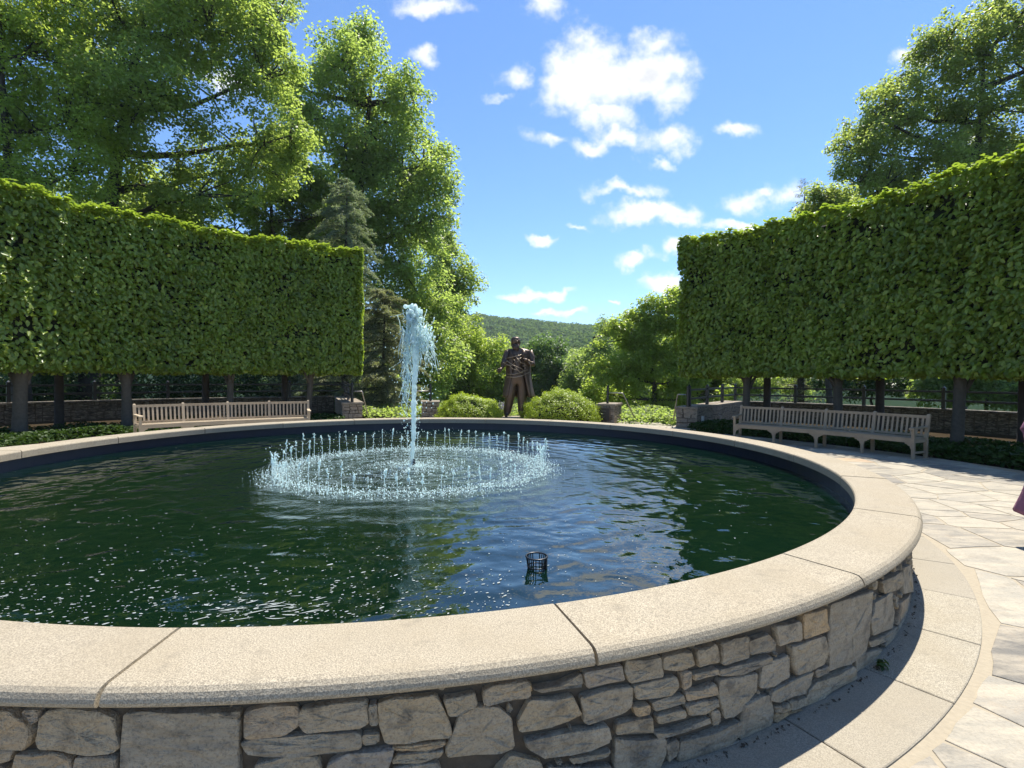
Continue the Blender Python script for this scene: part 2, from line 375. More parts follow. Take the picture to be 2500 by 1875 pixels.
def slab(poly, z0, z1, bev=.008, jit=.0):
    """bevelled slab from a convex polygon"""
    P = np.array(poly, float); c = P.mean(0); n = len(P)
    d = P - c; L = np.linalg.norm(d, axis=1, keepdims=True); Pi = c + d * np.maximum(1 - bev / np.maximum(L, .02), .5)
    V = np.concatenate([np.c_[P, np.full(n, z0)], np.c_[P, np.full(n, z1 - bev * .6)], np.c_[Pi, np.full(n, z1)]])
    F = [(k, (k + 1) % n, n + (k + 1) % n, n + k) for k in range(n)] + [(n + k, n + (k + 1) % n, 2 * n + (k + 1) % n, 2 * n + k) for k in range(n)] + [tuple(2 * n + k for k in range(n))]
    return V, F
def clip(poly, p, nvec):
    """keep the side where (x-p).n <= 0"""
    outp = []
    for k in range(len(poly)):
        a, b = poly[k], poly[(k + 1) % len(poly)]; da = (a - p) @ nvec; db = (b - p) @ nvec
        if da <= 0: outp.append(a)
        if da * db < 0: outp.append(a + (b - a) * da / (da - db))
    return outp
def voronoi(P, gap, bound, rlim=None, ani=None):
    cells = []
    for k, p in enumerate(P):
        d = P - p; o = np.argsort((d**2).sum(1))[1:26]
        poly = [p + np.array(v) * bound for v in ((-1, -1), (1, -1), (1, 1), (-1, 1))]
        for q in o:
            v = P[q] - p; L = np.linalg.norm(v); poly = clip(poly, p + v * .5 - v / L * gap * .5, v / L)
            if len(poly) < 3: break
        if len(poly) >= 3 and rlim:
            e = p - np.array([CX, CY]); e /= np.linalg.norm(e)
            for aa in (-.05, 0, .05):
                e2 = np.array([e[0] * math.cos(aa) - e[1] * math.sin(aa), e[0] * math.sin(aa) + e[1] * math.cos(aa)])
                poly = clip(poly, np.array([CX, CY]) + e2 * rlim[0], -e2) if len(poly) >= 3 else poly
            poly = clip(poly, np.array([CX, CY]) + e * rlim[1], e) if len(poly) >= 3 else poly
        cells.append(poly if len(poly) >= 3 else None)
    return cells
pts = []
while len(pts) < 1700:
    r = math.sqrt(random.uniform(6.2**2, 10.9**2)); a = random.uniform(0, 2 * math.pi); p = np.array([CX + r * math.cos(a), CY + r * math.sin(a)])
    md = .17 + .23 * random.random()
    if all((p - q) @ (p - q) > md * md for q in pts): pts.append(p)
    elif random.random() < .0006: break
P = np.array(pts)
cells = voronoi(P, .030, 1.3, (6.165, 10.86))
vis = []
for p, cpoly in zip(P, cells):
    if cpoly is None: continue
    A = 0
    vis.append((0 if (p[0] > .4 and p[1] > 1.2) else 1, np.hypot(p[0], p[1]), p, cpoly))
vis.sort(key=lambda t: (t[0], t[1]))
rest = MB()
for k, (f_, d_, p, cpoly) in enumerate(vis):
    z = .002 * random.random()
    q = []
    for a, b in zip(cpoly, cpoly[1:] + cpoly[:1]):           # chipped edges
        q.append(a + np.random.default_rng(k).normal(0, .003, 2)); L = np.linalg.norm(b - a)
        if L > .12: q.append((a + b) / 2 + np.array([random.gauss(0, .008), random.gauss(0, .008)]))
    V, F = slab(q, -.03, z, .0035)
    if k < 290: obj('flagstone', mesh_np('flagstone', V, F), M['flag'], pav)
    else: rest.add(V, F)
for p, cpoly in zip(*(lambda Q: (Q, voronoi(Q, .035, 1.2)))(np.array([pol(random.uniform(10.9, 11.9), AXIS + random.uniform(-28, 28))[:2] for _ in range(90)]))):
    if cpoly is not None: rest.add(*slab(cpoly, -.03, .002 * random.random(), .007))
tag(rest.build('flagstones_beyond', M['flag'], pav), kind='stuff')
# granite ring round the foot of the wall
NR = 44
for k in range(NR):
    a0 = -45.0 + k * 360 / NR + .045; a1 = -45.0 + (k + 1) * 360 / NR - .045
    an = np.radians(np.linspace(a0, a1, 7)); gi = .0; r0, r1 = 5.56, 6.125
    ou = [np.array([CX + r1 * math.cos(a), CY + r1 * math.sin(a)]) for a in an]; inn = [np.array([CX + r0 * math.cos(a), CY + r0 * math.sin(a)]) for a in an[::-1]]
    V, F = slab(inn + ou, -.04, .006 + .002 * random.random(), .006)
    n = len(inn + ou); F[-1] = F[-1]
    F = F[:-1] + [(2 * n + j, 2 * n + j + 1, 2 * n + n - 2 - j, 2 * n + n - 1 - j) for j in range(n // 2 - 1)]
    obj('ring_slab', mesh_np('ring_slab', V, F), M['granite_ring'], pav)

# ------------------------------------------------------------------ the basin
ft = thing('fountain_basin', (CX, CY, 0), 'large round fountain basin with pale granite coping over rubble stone wall', 'fountain basin')
prof = [(5.352, .495), (5.350, .580), (5.356, .594), (5.370, .600), (5.745, .600), (5.770, .596), (5.787, .584), (5.796, .568), (5.800, .556), (5.798, .545), (5.790, .537), (5.770, .534)]
NC = 21
def sweep(prof, a0, a1, n, jz=0.0):
    an = np.radians(np.linspace(a0, a1, n + 1)); k = len(prof)
    V = np.array([[r * math.cos(a), r * math.sin(a), z + jz] for a in an for r, z in prof])
    F = [(i * k + j, i * k + (j + 1) % k, (i + 1) * k + (j + 1) % k, (i + 1) * k + j) for i in range(n) for j in range(k)]
    F += [tuple(range(k))[::-1], tuple(n * k + j for j in range(k))]
    return V, F
for k in range(NC):
    g = .07 if k != 20 else .1
    a0 = -89.6 + k * 360 / NC + g; a1 = -89.6 + (k + 1) * 360 / NC - g
    V, F = sweep(prof, a0, a1, 22, random.uniform(-.002, .002))
    o = obj('coping_stone', mesh_np('coping_stone', V, F, False), M['granite'], ft)
V, F = sweep([(5.39, .50), (5.39, .586), (5.74, .586), (5.74, .533)], 0, 360, 180); obj('coping_joint_mortar', mesh_np('coping_joint_mortar', V, F), M['mortar'], ft)
V, F = sweep([(5.42, -.3), (5.42, .496), (5.46, .496), (5.46, -.3)], 0, 360, 180); obj('liner', mesh_np('liner', V, F), M['liner'], ft)
V, F = sweep([(5.47, -.05), (5.47, .499), (5.708, .532), (5.708, -.05)], 0, 360, 240); obj('wall_core', mesh_np('wall_core', V, F), M['mortar_dark'], ft)

def stone_piece(poly, toW, depth=.03, seed=0, bulge=1.0):
    """stone with an uneven face: outline in wall (s, z), toW maps (s, z, out) to world"""
    g = np.random.default_rng(seed); P = np.array(poly, float)
    if ((P[:, 0] * np.roll(P[:, 1], -1) - np.roll(P[:, 0], -1) * P[:, 1]).sum()) < 0: P = P[::-1]
    q = []
    for a, b in zip(P, np.roll(P, -1, 0)):                   # cut corners, broken edges
        L = np.linalg.norm(b - a); cut = min(.009, L * .16) / max(L, 1e-6)
        q.append(a + (b - a) * cut)
        if L > .10: q.append((a + b) / 2 + g.normal(0, min(.006, L * .025), 2))
        q.append(b - (b - a) * cut)
    P = np.array(q); n = len(P); c = P.mean(0); d = P - c
    sz = np.linalg.norm(d, axis=1).mean()
    face = g.uniform(.7, 1.1) * depth; tilt = g.normal(0, .05, 2)
    rings = []
    for s_, o_ in ((1.0, -.03), (1.0, .80 * face), (1 - min(.0045 / max(sz, .02), .2), .97 * face), (.66, face), (.30, face * 1.02)):
        pr = c + d * s_
        oo = np.full(n, o_) + (0 if o_ < 0 else 1) * ((d * s_) @ tilt * .5 + g.normal(0, .0032, n) * bulge)
        rings.append(np.c_[pr, oo])
    allp = np.concatenate(rings + [np.array([[c[0], c[1], face + g.normal(0, .003)]])])
    V = np.array([toW(*p) for p in allp])
    F = []
    for r_ in range(4): F += [(r_ * n + k, r_ * n + (k + 1) % n, (r_ + 1) * n + (k + 1) % n, (r_ + 1) * n + k) for k in range(n)]
    F += [(4 * n + k, 4 * n + (k + 1) % n, 5 * n) for k in range(n)]
    return V, F
RW = 5.715
def wallmap(s, z, o): a = s / RW; return np.array([(RW + o) * math.cos(a), (RW + o) * math.sin(a), z])
# outlines of the stones of the near side as they lie in the wall (photo position on the wall face)
ZA = lambda u, v: (u * .27125, 1450 + v * .27125)
ZB = lambda u, v: (600 + u * .36166, 1400 + v * .36166)
ZC = lambda u, v: (1250 + u * .5651, 1200 + v * .5651)
TR = [(ZA, [(-150, 1060), (0, 1045), (100, 1080), (200, 1150), (280, 1250), (250, 1350), (200, 1400), (-160, 1390)]),
      (ZA, [(350, 1150), (420, 1070), (600, 1050), (900, 1080), (1010, 1130), (1030, 1300), (1060, 1380), (1000, 1430), (780, 1450), (600, 1420), (350, 1400), (335, 1300)]),
      (ZA, [(1130, 1080), (1300, 1070), (1800, 1080), (2140, 1140), (2130, 1400), (2110, 1900), (1090, 1900), (1100, 1350)]),
      (ZA, [(130, 1460), (480, 1450), (600, 1490), (640, 1600), (630, 1760), (100, 1760)]), (ZA, [(670, 1490), (1030, 1480), (1030, 1620), (1040, 1800), (680, 1800)]),
      (ZA, [(-100, 1405), (100, 1415), (80, 1500), (-100, 1540)]), (ZA, [(200, 1060), (330, 1050), (330, 1130), (290, 1160)]), (ZA, [(1820, 1070), (2140, 1060), (2140, 1120), (1990, 1105)]),
      (ZB, [(0, 940), (150, 910), (320, 905), (360, 960), (340, 1040), (250, 1090), (0, 1115), (-10, 1000)]),
      (ZB, [(380, 920), (500, 900), (810, 870), (820, 1020), (740, 1050), (400, 1070), (370, 1000)]),
      (ZB, [(-30, 1150), (40, 1125), (500, 1090), (700, 1070), (770, 1090), (770, 1180), (600, 1205), (150, 1240), (0, 1220)]),
      (ZB, [(890, 890), (1000, 855), (1280, 835), (1330, 930), (1390, 1090), (1360, 1115), (1100, 1145), (950, 1155), (910, 1020)]),
      (ZB, [(790, 1100), (890, 1090), (890, 1145), (800, 1160)]), (ZB, [(1000, 1180), (1340, 1140), (1330, 1170), (1080, 1200), (1010, 1200)]),
      (ZB, [(830, 900), (880, 890), (890, 1010), (840, 1020)]), (ZB, [(1340, 850), (1540, 815), (1560, 895), (1440, 950), (1380, 960)]),
      (ZB, [(990, 1280), (1040, 1230), (1330, 1200), (1300, 1250), (1150, 1280), (1010, 1290)]),
      (ZB, [(1410, 1090), (1450, 970), (1570, 910), (1700, 920), (1790, 990), (1810, 1180), (1700, 1210), (1370, 1245), (1355, 1190)]),
      (ZB, [(560, 1290), (700, 1220), (990, 1190), (980, 1240), (950, 1320), (900, 1430), (560, 1440)]), (ZB, [(70, 1290), (300, 1240), (470, 1250), (500, 1320), (480, 1440), (60, 1440)]),
      (ZB, [(1620, 790), (1700, 760), (1910, 740), (1920, 840), (1850, 850), (1620, 890), (1610, 830)]), (ZB, [(1000, 1320), (1290, 1290), (1330, 1400), (1010, 1460)]),
      (ZC, [(-30, 860), (80, 835), (85, 870), (0, 895)]), (ZC, [(90, 850), (300, 790), (305, 840), (140, 865)]),
      (ZC, [(315, 785), (470, 750), (485, 815), (330, 850)]), (ZC, [(500, 735), (640, 715), (655, 800), (520, 830), (495, 790)]), (ZC, [(660, 715), (770, 690), (785, 750), (700, 770), (655, 765)]),
      (ZC, [(800, 690), (880, 660), (895, 735), (805, 755)]), (ZC, [(905, 655), (1020, 628), (1025, 715), (915, 750)]), (ZC, [(1030, 645), (1110, 620), (1140, 655), (1130, 690), (1035, 705)]),
      (ZC, [(1145, 588), (1245, 562), (1245, 640), (1155, 665)]), (ZC, [(1255, 530), (1355, 508), (1370, 600), (1260, 635)]),
      (ZC, [(1385, 490), (1560, 432), (1545, 560), (1525, 690), (1470, 740), (1375, 775), (1370, 650)]), (ZC, [(1570, 480), (1640, 435), (1660, 530), (1650, 590), (1560, 620), (1550, 560)]),
      (ZC, [(1600, 390), (1680, 345), (1690, 400), (1610, 440)]), (ZC, [(1692, 330), (1716, 318), (1725, 430), (1690, 440)]), (ZC, [(1680, 480), (1740, 440), (1745, 500), (1720, 550), (1670, 580)]),
      (ZC, [(530, 845), (710, 805), (720, 840), (690, 880), (545, 900)]), (ZC, [(735, 785), (775, 780), (775, 840), (742, 855)]), (ZC, [(785, 790), (885, 765), (890, 790), (790, 815)]),
      (ZC, [(900, 770), (1115, 710), (1120, 735), (1000, 785), (900, 798)]), (ZC, [(1080, 770), (1110, 738), (1200, 712), (1200, 800), (1130, 840), (1070, 845)]), (ZC, [(1210, 672), (1350, 628), (1365, 690), (1350, 745), (1225, 790)]),
      (ZC, [(755, 870), (880, 832), (885, 880), (760, 905)]), (ZC, [(300, 890), (520, 848), (520, 930), (480, 960), (320, 1005)]), (ZC, [(610, 910), (740, 882), (748, 912), (620, 948)]), (ZC, [(530, 932), (590, 922), (595, 958), (540, 968)]),
      (ZC, [(900, 815), (1060, 787), (1055, 870), (990, 945), (920, 978), (895, 880)]), (ZC, [(1125, 860), (1300, 777), (1285, 840), (1270, 868), (1150, 908), (1115, 900)]), (ZC, [(1310, 772), (1365, 752), (1365, 780), (1315, 803)]),
      (ZC, [(1490, 718), (1590, 678), (1600, 780), (1560, 828), (1495, 850)]), (ZC, [(1290, 862), (1330, 822), (1470, 752), (1480, 830), (1460, 900), (1350, 968), (1270, 1003)]), (ZC, [(1612, 662), (1720, 602), (1725, 650), (1680, 700), (1612, 785)]),
      (ZC, [(1548, 648), (1665, 585), (1670, 600), (1560, 675)]), (ZC, [(1000, 922), (1110, 882), (1125, 950), (1120, 1070), (985, 1143)]), (ZC, [(755, 925), (890, 897), (890, 930), (770, 968)]), (ZC, [(630, 972), (740, 942), (750, 972), (640, 1006)]),
      (ZC, [(460, 1003), (605, 977), (610, 1038), (455, 1052)]), (ZC, [(620, 1045), (850, 978), (855, 1000), (640, 1068)]), (ZC, [(865, 955), (895, 947), (895, 998), (870, 1008)]), (ZC, [(740, 1082), (980, 990), (985, 1040), (940, 1120), (720, 1188)]),
      (ZC, [(1135, 930), (1195, 915), (1195, 945), (1140, 955)]), (ZC, [(1202, 907), (1275, 890), (1275, 915), (1205, 943)]), (ZC, [(1140, 962), (1250, 945), (1250, 1010), (1140, 1058)]), (ZC, [(60, 1078), (410, 1012), (420, 1070), (350, 1110), (150, 1148), (70, 1110)]),
      (ZC, [(250, 1152), (425, 1122), (410, 1150), (270, 1178)]), (ZC, [(455, 1075), (660, 1067), (665, 1120), (640, 1240), (450, 1240)]), (ZC, [(672, 1092), (720, 1078), (715, 1130), (680, 1168)]), (ZC, [(850, 1152), (980, 1133), (975, 1172), (850, 1198)]),
      (ZC, [(0, 1145), (120, 1172), (150, 1260), (-100, 1260)]), (ZC, [(30, 1000), (80, 908), (260, 888), (300, 970), (180, 1012), (40, 1038)]), (ZC, [(160, 1195), (430, 1190), (430, 1290), (170, 1290)])]
smin, smax = 9, -9; TRP = []
for k, (fn, poly) in enumerate(TR):
    q = []
    for u, v in poly:
        p = atR(*fn(u, v), RW + .02, False); q.append((math.atan2(p[1] - CY, p[0] - CX) * RW, min(max(p[2], .012), .528)))
    smin = min(smin, min(a for a, b in q)); smax = max(smax, max(a for a, b in q))
    q = np.array(q); qc = q.mean(0); dq = q - qc; q = qc + dq * (1 + .0065 / np.maximum(np.linalg.norm(dq, axis=1, keepdims=True), .02)); q[:, 1] = np.clip(q[:, 1], .010, .530)
    V, F = stone_piece(q, wallmap, .026, k)
    TRP.append(np.array(q))
    obj('wall_stone', mesh_np('wall_stone', V, F), M['rubble'], ft)
def inside(P, x, y):
    a, b = P, np.roll(P, -1, 0); c = ((a[:, 1] > y) != (b[:, 1] > y)) & (x < (b[:, 0] - a[:, 0]) * (y - a[:, 1]) / (b[:, 1] - a[:, 1] + 1e-12) + a[:, 0]); return c.sum() % 2 == 1
def segdist(P, x, y):
    a, b = P, np.roll(P, -1, 0); d = b - a; t = np.clip(((x - a[:, 0]) * d[:, 0] + (y - a[:, 1]) * d[:, 1]) / ((d**2).sum(1) + 1e-12), 0, 1); return np.hypot(a[:, 0] + t * d[:, 0] - x, a[:, 1] + t * d[:, 1] - y).min()
g = np.random.default_rng(8); nch = 0
for _ in range(9000):                                        # small pinning stones wedged into the wide joints
    x, y = g.uniform(smin, smax), g.uniform(.02, .52); near_ = [p for p in TRP if p[:, 0].min() - .1 < x < p[:, 0].max() + .1]
    if any(inside(p, x, y) for p in near_): continue
    r_ = min([segdist(p, x, y) for p in near_] + [.05, y - .005, .533 - y])
    if r_ < .016: continue
    r_ -= .005; an_ = np.sort(g.uniform(0, 6.283, 6)); el = g.uniform(.8, 1.0); q = [(x + r_ * math.cos(a), y + r_ * el * math.sin(a)) for a in an_]
    if len(q) < 3: continue
    TRP.append(np.array(q)); V, F = stone_piece(q, wallmap, .018, 3000 + nch); obj('wall_stone', mesh_np('wall_stone', V, F), M['rubble'], ft); nch += 1
    if nch > 90: break
def pack(s0, s1, z0, z1, g, big=.5, mn=.07):
    """split a wall field into uneven stones"""
    w, h = s1 - s0, z1 - z0
    if (w < big and h < .2 and g.random() < .55) or (w < mn * 2.2 and h < mn * 1.6) or (w < big * .8 and h < .34 and g.random() < .12):
        return [(s0, s1, z0, z1)]
    if w > h * g.uniform(1.1, 2.2): t = s0 + w * g.uniform(.35, .65); return pack(s0, t, z0, z1, g, big, mn) + pack(t, s1, z0, z1, g, big, mn)
    if h < mn * 1.6: return [(s0, s1, z0, z1)]
    t = z0 + h * g.uniform(.35, .65); return pack(s0, s1, z0, t, g, big, mn) + pack(s0, s1, t, z1, g, big, mn)
def jitter(b, g, gap=.012):
    a0, a1, c0, c1 = b; w, h = a1 - a0, c1 - c0; e = lambda: g.uniform(-.10, .10)
    a0 += gap; a1 -= gap; c0 += gap * .8; c1 -= gap * .8
    return [(a0 + max(e(), 0) * w, c0 + max(e(), 0) * h), (a1 - max(e(), 0) * w, c0 + max(e(), 0) * h), (a1 - max(e(), 0) * w, c1 - max(e(), 0) * h), (a0 + max(e(), 0) * w, c1 - max(e(), 0) * h)]
g = np.random.default_rng(5); others = MB(); cnt = 0
s = smax + .01; end = smin - .01 + 2 * math.pi * RW
while s < end:
    w = min(g.uniform(.6, 1.1), end - s)
    for b in pack(s, s + w, .012, .528, g):
        V, F = stone_piece(jitter(b, g), wallmap, .026, 500 + cnt); cnt += 1
        if b[0] < smax + 2.6 or b[1] > end - 2.0: obj('wall_stone', mesh_np('wall_stone', V, F), M['rubble'], ft)
        else: others.add(V + np.array([CX, CY, 0]), F)
    s += w
tag(others.build('wall_stones_beyond', M['rubble'], ft), kind='stuff')
# little weeds and grit at the foot of the wall
P_ = []; 
for k in range(450):
    a = random.uniform(-125, -20); P_.append(pol(5.765 + abs(random.gauss(0, .012)), a, .008 + abs(random.gauss(0, .006))))
P_ = np.array(P_); n_ = nrm(rng.normal(0, 1, P_.shape) + [0, 0, 1]); t_ = rng.normal(0, 1, P_.shape)
V, F = leaf_mesh(P_, n_, t_, rng.uniform(.008, .03, len(P_)), rng.uniform(.006, .016, len(P_)))
obj('soil_grit', mesh_np('soil_grit', V, F), plain('grit', (.085, .065, .045), .95), label='dark soil and leaf litter along the foot of the basin wall', cat='litter', kind='stuff')
wp = pol(5.80, -52.6, .0)
P_ = np.array([wp + [random.gauss(0, .022), random.gauss(0, .022), random.uniform(.02, .05)] for _ in range(9)]); V, F = leaf_mesh(P_, nrm(rng.normal(0, .35, P_.shape) + [0, 0, 1]), rng.normal(0, 1, P_.shape), .05, .032, True)
obj('weed', mesh_np('weed', V - wp, F), M['leaf_dark'], loc=wp, label='small grey green weed growing at the foot of the basin wall', cat='weed')

# water
V, F = sweep([(0.001, .33), (1.5, .33), (3.0, .33), (4.5, .33), (5.425, .33)], 0, 360, 96)
k = 5; F = [(i * k + j, (i + 1) * k + j, (i + 1) * k + j + 1, i * k + j + 1) for i in range(96) for j in range(k - 1)]
obj('water', mesh_np('water', V + [CX, CY, 0], F, True), M['water'], kind='structure', label='dark green rippled pool water')


# ------------------------------------------------------------------ jets, splash, foam, basket
WZ = .33
def blob(c, r, g, n=1):
    """lumpy drop (stretched octahedron)"""
    s = r * g.uniform(.6, 1.3, 3); c = np.asarray(c)
    V = c + np.array([(1, 0, 0), (-1, 0, 0), (0, 1, 0), (0, -1, 0), (0, 0, 1.3), (0, 0, -1.3)]) * s
    return V, [(0, 2, 4), (2, 1, 4), (1, 3, 4), (3, 0, 4), (2, 0, 5), (1, 2, 5), (3, 1, 5), (0, 3, 5)]
_ico = None
def lump(c, r, g, el=1.0):
    global _ico
    if _ico is None:
        import bmesh
        b = bmesh.new(); bmesh.ops.create_icosphere(b, subdivisions=2, radius=1); _ico = (np.array([v.co[:] for v in b.verts]), [tuple(v.index for v in f.verts) for f in b.faces]); b.free()
    V, F = _ico
    k = g.normal(0, 1, (5, 3)); w = 1 + .16 * sum(np.sin(V @ kk * 2.2 + g.uniform(0, 6)) for kk in k) / 2
    return np.asarray(c) + V * w[:, None] * r * np.array([1, 1, el]), F
g = np.random.default_rng(11)
variants = []
for v in range(9):
    mb = MB(); hgt = g.uniform(.27, .40); n = 20; zz = np.linspace(-.02, hgt, n)
    P = np.c_[np.cumsum(g.normal(0, .0022, n)), np.cumsum(g.normal(0, .0022, n)), zz]
    cut = 0
    while cut < n - 1:                                       # stem broken into stretched drops
        ln = int(g.integers(2, 6)); seg = P[cut:cut + ln + 1]
        if len(seg) > 1: mb.tube(seg, (.0030 + .0035 * g.random(len(seg))) * np.sin(np.linspace(.5, 2.6, len(seg))), 5)
        cut += ln if g.random() < .6 else ln + 1
    for q in range(g.integers(4, 9)):
        mb.add(*lump(P[-1] + g.normal(0, .009, 3) + [0, 0, -.016 * q], g.uniform(.004, .012), g, g.uniform(.9, 2.2)))
    for q in range(g.integers(8, 18)):
        f_ = g.random(); mb.add(*blob(P[-1] * [1, 1, f_] + g.normal(0, .014, 3) * [1, 1, .4], g.uniform(.003, .007), g))
    variants.append(mesh_np('water_jet', np.concatenate(mb.V), mb.F, True))
for v in variants: v.materials.append(M['spray'])
NJ = 76
for k in range(NJ):
    a = k * 360 / NJ + random.uniform(-.8, .8); p = pol(1.90 + random.gauss(0, .02), a, WZ)
    o = obj('water_jet', variants[random.randrange(9)], None, None, 'one of the short thin water jets in the ring around the tall jet', 'water jet', 'ring of short water jets', loc=p)
    o.rotation_euler = (random.gauss(0, .03), random.gauss(0, .03), random.uniform(0, 6.28)); sc_ = random.uniform(.72, 1.08); o.scale = (1, 1, sc_)

J = pol(0, 0, WZ); J[0] -= .05
tj = thing('fountain_jet', J, 'tall white water jet rising from the centre of the basin', 'water jet')
nz = MB(); nz.tube([J + [0.04, 0, -.1], J + [0.035, 0, .06], J + [.035, 0, .115]], [.026, .026, .020], 12); nz.build('nozzle', M['black_metal'], tj)
g = np.random.default_rng(21)
mb = MB(); zz = np.linspace(-.02, 2.34, 90); t = zz / 2.34
ctr = np.c_[.012 * np.sin(zz * 5) + .035 * np.sin(t * 2.2) + np.cumsum(g.normal(0, .0022, 90)), .01 * np.cos(zz * 7), zz]
V, F = tube(J + ctr, (.026 + .016 * t + .012 * np.abs(np.sin(zz * 17 + np.sin(zz * 6) * 2)) * t) * (1 + g.normal(0, .12, 90)), 12)
V += g.normal(0, .0035, V.shape); mb.add(V, F)
TOPX = ctr[-1, 0]
for q in range(120):                                          # the breaking head
    zt = g.random(); mb.add(*lump(J + [TOPX - .02 + g.normal(0, .055 - .012 * zt), g.normal(0, .05), 2.08 + .27 * zt], g.uniform(.010, .030), g, g.uniform(.9, 2.0)))
for q in range(60): mb.add(*lump(J + [TOPX + .13 + g.normal(0, .06), g.normal(0, .06), 1.90 + g.normal(0, .11)], g.uniform(.008, .024), g, g.uniform(.8, 1.8)))
mb.build('water_column', M['spray'], tj, True)
mb = MB()
def strand(p, v, n, r0, gr=1.0):
    pts_ = []; p = np.array(p, float); v = np.array(v, float)
    for _ in range(n):
        pts_.append(p.copy()); p = p + v * .034; v = v + np.array([g.normal(0, .24), g.normal(0, .2), -.10 * gr + g.normal(0, .2)])
    pts_ = np.array(pts_); return pts_, r0 * (.5 + g.random(n)) * np.linspace(1, .55, n)
for q in range(360):                                         # web of falling filaments round the head
    side_ = g.random()
    if side_ < .30: p = [TOPX + g.normal(-.02, .075), g.normal(0, .06), g.uniform(1.85, 2.34)]
    elif side_ < .66: p = [TOPX + g.normal(.13, .07), g.normal(0, .06), g.normal(1.90, .13)]
    elif side_ < .92: p = [TOPX + g.normal(-.10, .035), g.normal(0, .04), g.uniform(1.25, 2.1)]
    else: p = [TOPX - .14 + g.normal(0, .025), g.normal(0, .03), g.uniform(1.05, 1.35)]
    v = [g.normal(0, .18), g.normal(0, .15), g.normal(-.85, .4)]
    P, r_ = strand(J + p, v, g.integers(4, 9), g.uniform(.0025, .0065), .6); mb.tube(P, r_, 5)
    mb.add(*blob(P[-1], g.uniform(.004, .010), g))
mb.build('water_strands', M['spray'], tj, True)
mb = MB()
for q in range(520):
    zt = g.uniform(.0, 2.0); w = .05 + .16 * sst(zt, .2, 1.6)
    mb.add(*blob(J + [.09 * sst(zt, .4, 1.5) + g.normal(0, w), g.normal(0, w), zt], g.uniform(.004, .011), g))
tag(mb.build('drops', M['spray'], tj), kind='stuff')
# splash where the ring of jets and the tall jet fall back
g = np.random.default_rng(31); n = 14000
rr1 = np.where(g.random(n) < .70, g.normal(1.84, .13, n), np.where(g.random(n) < .45, np.abs(g.normal(0, .42, n)), 1.9 * np.sqrt(g.random(n)))); an = g.uniform(0, 2 * math.pi, n)
zc = WZ + np.abs(g.normal(0, .022, n)) + np.where((np.abs(rr1 - 1.88) < .12) & (g.random(n) < .16), g.uniform(0, .34, n), 0)
Pc = np.c_[CX + rr1 * np.cos(an), CY + rr1 * np.sin(an), zc]; sz = .0022 + .0065 * g.random(n)**2
tmpl = np.array([(1, 0, 0), (-1, 0, 0), (0, 1, 0), (0, -1, 0), (0, 0, 1.), (0, 0, -1.)]); tf = np.array([(0, 2, 4), (2, 1, 4), (1, 3, 4), (3, 0, 4), (2, 0, 5), (1, 2, 5), (3, 1, 5), (0, 3, 5)])
V = (Pc[:, None] + tmpl[None] * (sz[:, None] * g.uniform(.5, 1.7, (n, 3)))[:, None, :]).reshape(-1, 3); F = (np.arange(n)[:, None, None] * 6 + tf[None]).reshape(-1, 3)
obj('splash_drops', mesh_np('splash_drops', V, F, True), M['spray'], label='sparkling splash drops on the water under the jets', cat='splash', kind='stuff')  # white drops also stand in for sun glitter on the splash
# foam flecks drifting on the near water
g = np.random.default_rng(41); fl = []
while len(fl) < 1900:
    u = g.random()
    if u < .62: px, py = g.uniform(-150, 1250), 1530 - abs(g.normal(0, 100)) - max(0, (600 - g.uniform(0, 1000)) * .05)
    elif u < .8: px, py = g.uniform(300, 1700), g.uniform(1230, 1500)
    else: px, py = g.uniform(-100, 2050), g.uniform(1090, 1400)
    p = atz(px, py, WZ)
    if math.hypot(p[0] - CX, p[1] - CY) > 5.38: continue
    fl.append((p, u))
V = []; F = []
for k, (p, u) in enumerate(fl):
    a = math.atan2(p[1] - CY, p[0] - CX) + math.pi / 2 + .45 + g.normal(0, .3); s_ = abs(g.normal(0, .0030)) + .0010 if u < .62 else abs(g.normal(0, .002)) + .0012; e_ = g.uniform(1, 2.6)
    ca, sa = math.cos(a), math.sin(a)
    for q in range(7):
        t_ = q * 2 * math.pi / 7; lx, ly = s_ * e_ * math.cos(t_) * g.uniform(.8, 1.2), s_ * math.sin(t_) * g.uniform(.7, 1.2)
        V.append((p[0] + ca * lx - sa * ly, p[1] + sa * lx + ca * ly, WZ + .003))
    F.append(tuple(range(k * 7, k * 7 + 7)))
obj('foam_flecks', mesh_np('foam_flecks', np.array(V), F), M['foam'], label='white foam flecks drifting on the dark water', cat='foam', kind='stuff')
V = []; F = []
for q in range(30):                                          # foam ribbons drawn out where the water turns near the rim
    c_ = atz(g.normal(640, 75), min(g.normal(1485, 16), 1512), WZ); a = g.uniform(-.2, .9); L_ = g.uniform(.03, .13); w_ = g.uniform(.002, .006); cur = g.normal(0, 5); nn_ = 8; b0 = len(V)
    for k in range(nn_):
        u = (k / (nn_ - 1) - .5) * L_; aa = a + cur * u; x_, y_ = c_[0] + u * math.cos(a) - cur * u * u * .5 * math.sin(a), c_[1] + u * math.sin(a) + cur * u * u * .5 * math.cos(a); ww = w_ * math.sin(math.pi * (k + .4) / nn_)
        V += [(x_ - math.sin(aa) * ww, y_ + math.cos(aa) * ww, WZ + .0042), (x_ + math.sin(aa) * ww, y_ - math.cos(aa) * ww, WZ + .0042)]
    F += [(b0 + 2 * k, b0 + 2 * k + 1, b0 + 2 * k + 3, b0 + 2 * k + 2) for k in range(nn_ - 1)]
obj('foam_ribbons', mesh_np('foam_ribbons', np.array(V), F), M['foam'], label='swirl of foam ribbons on the water near the inner rim', cat='foam', kind='stuff')
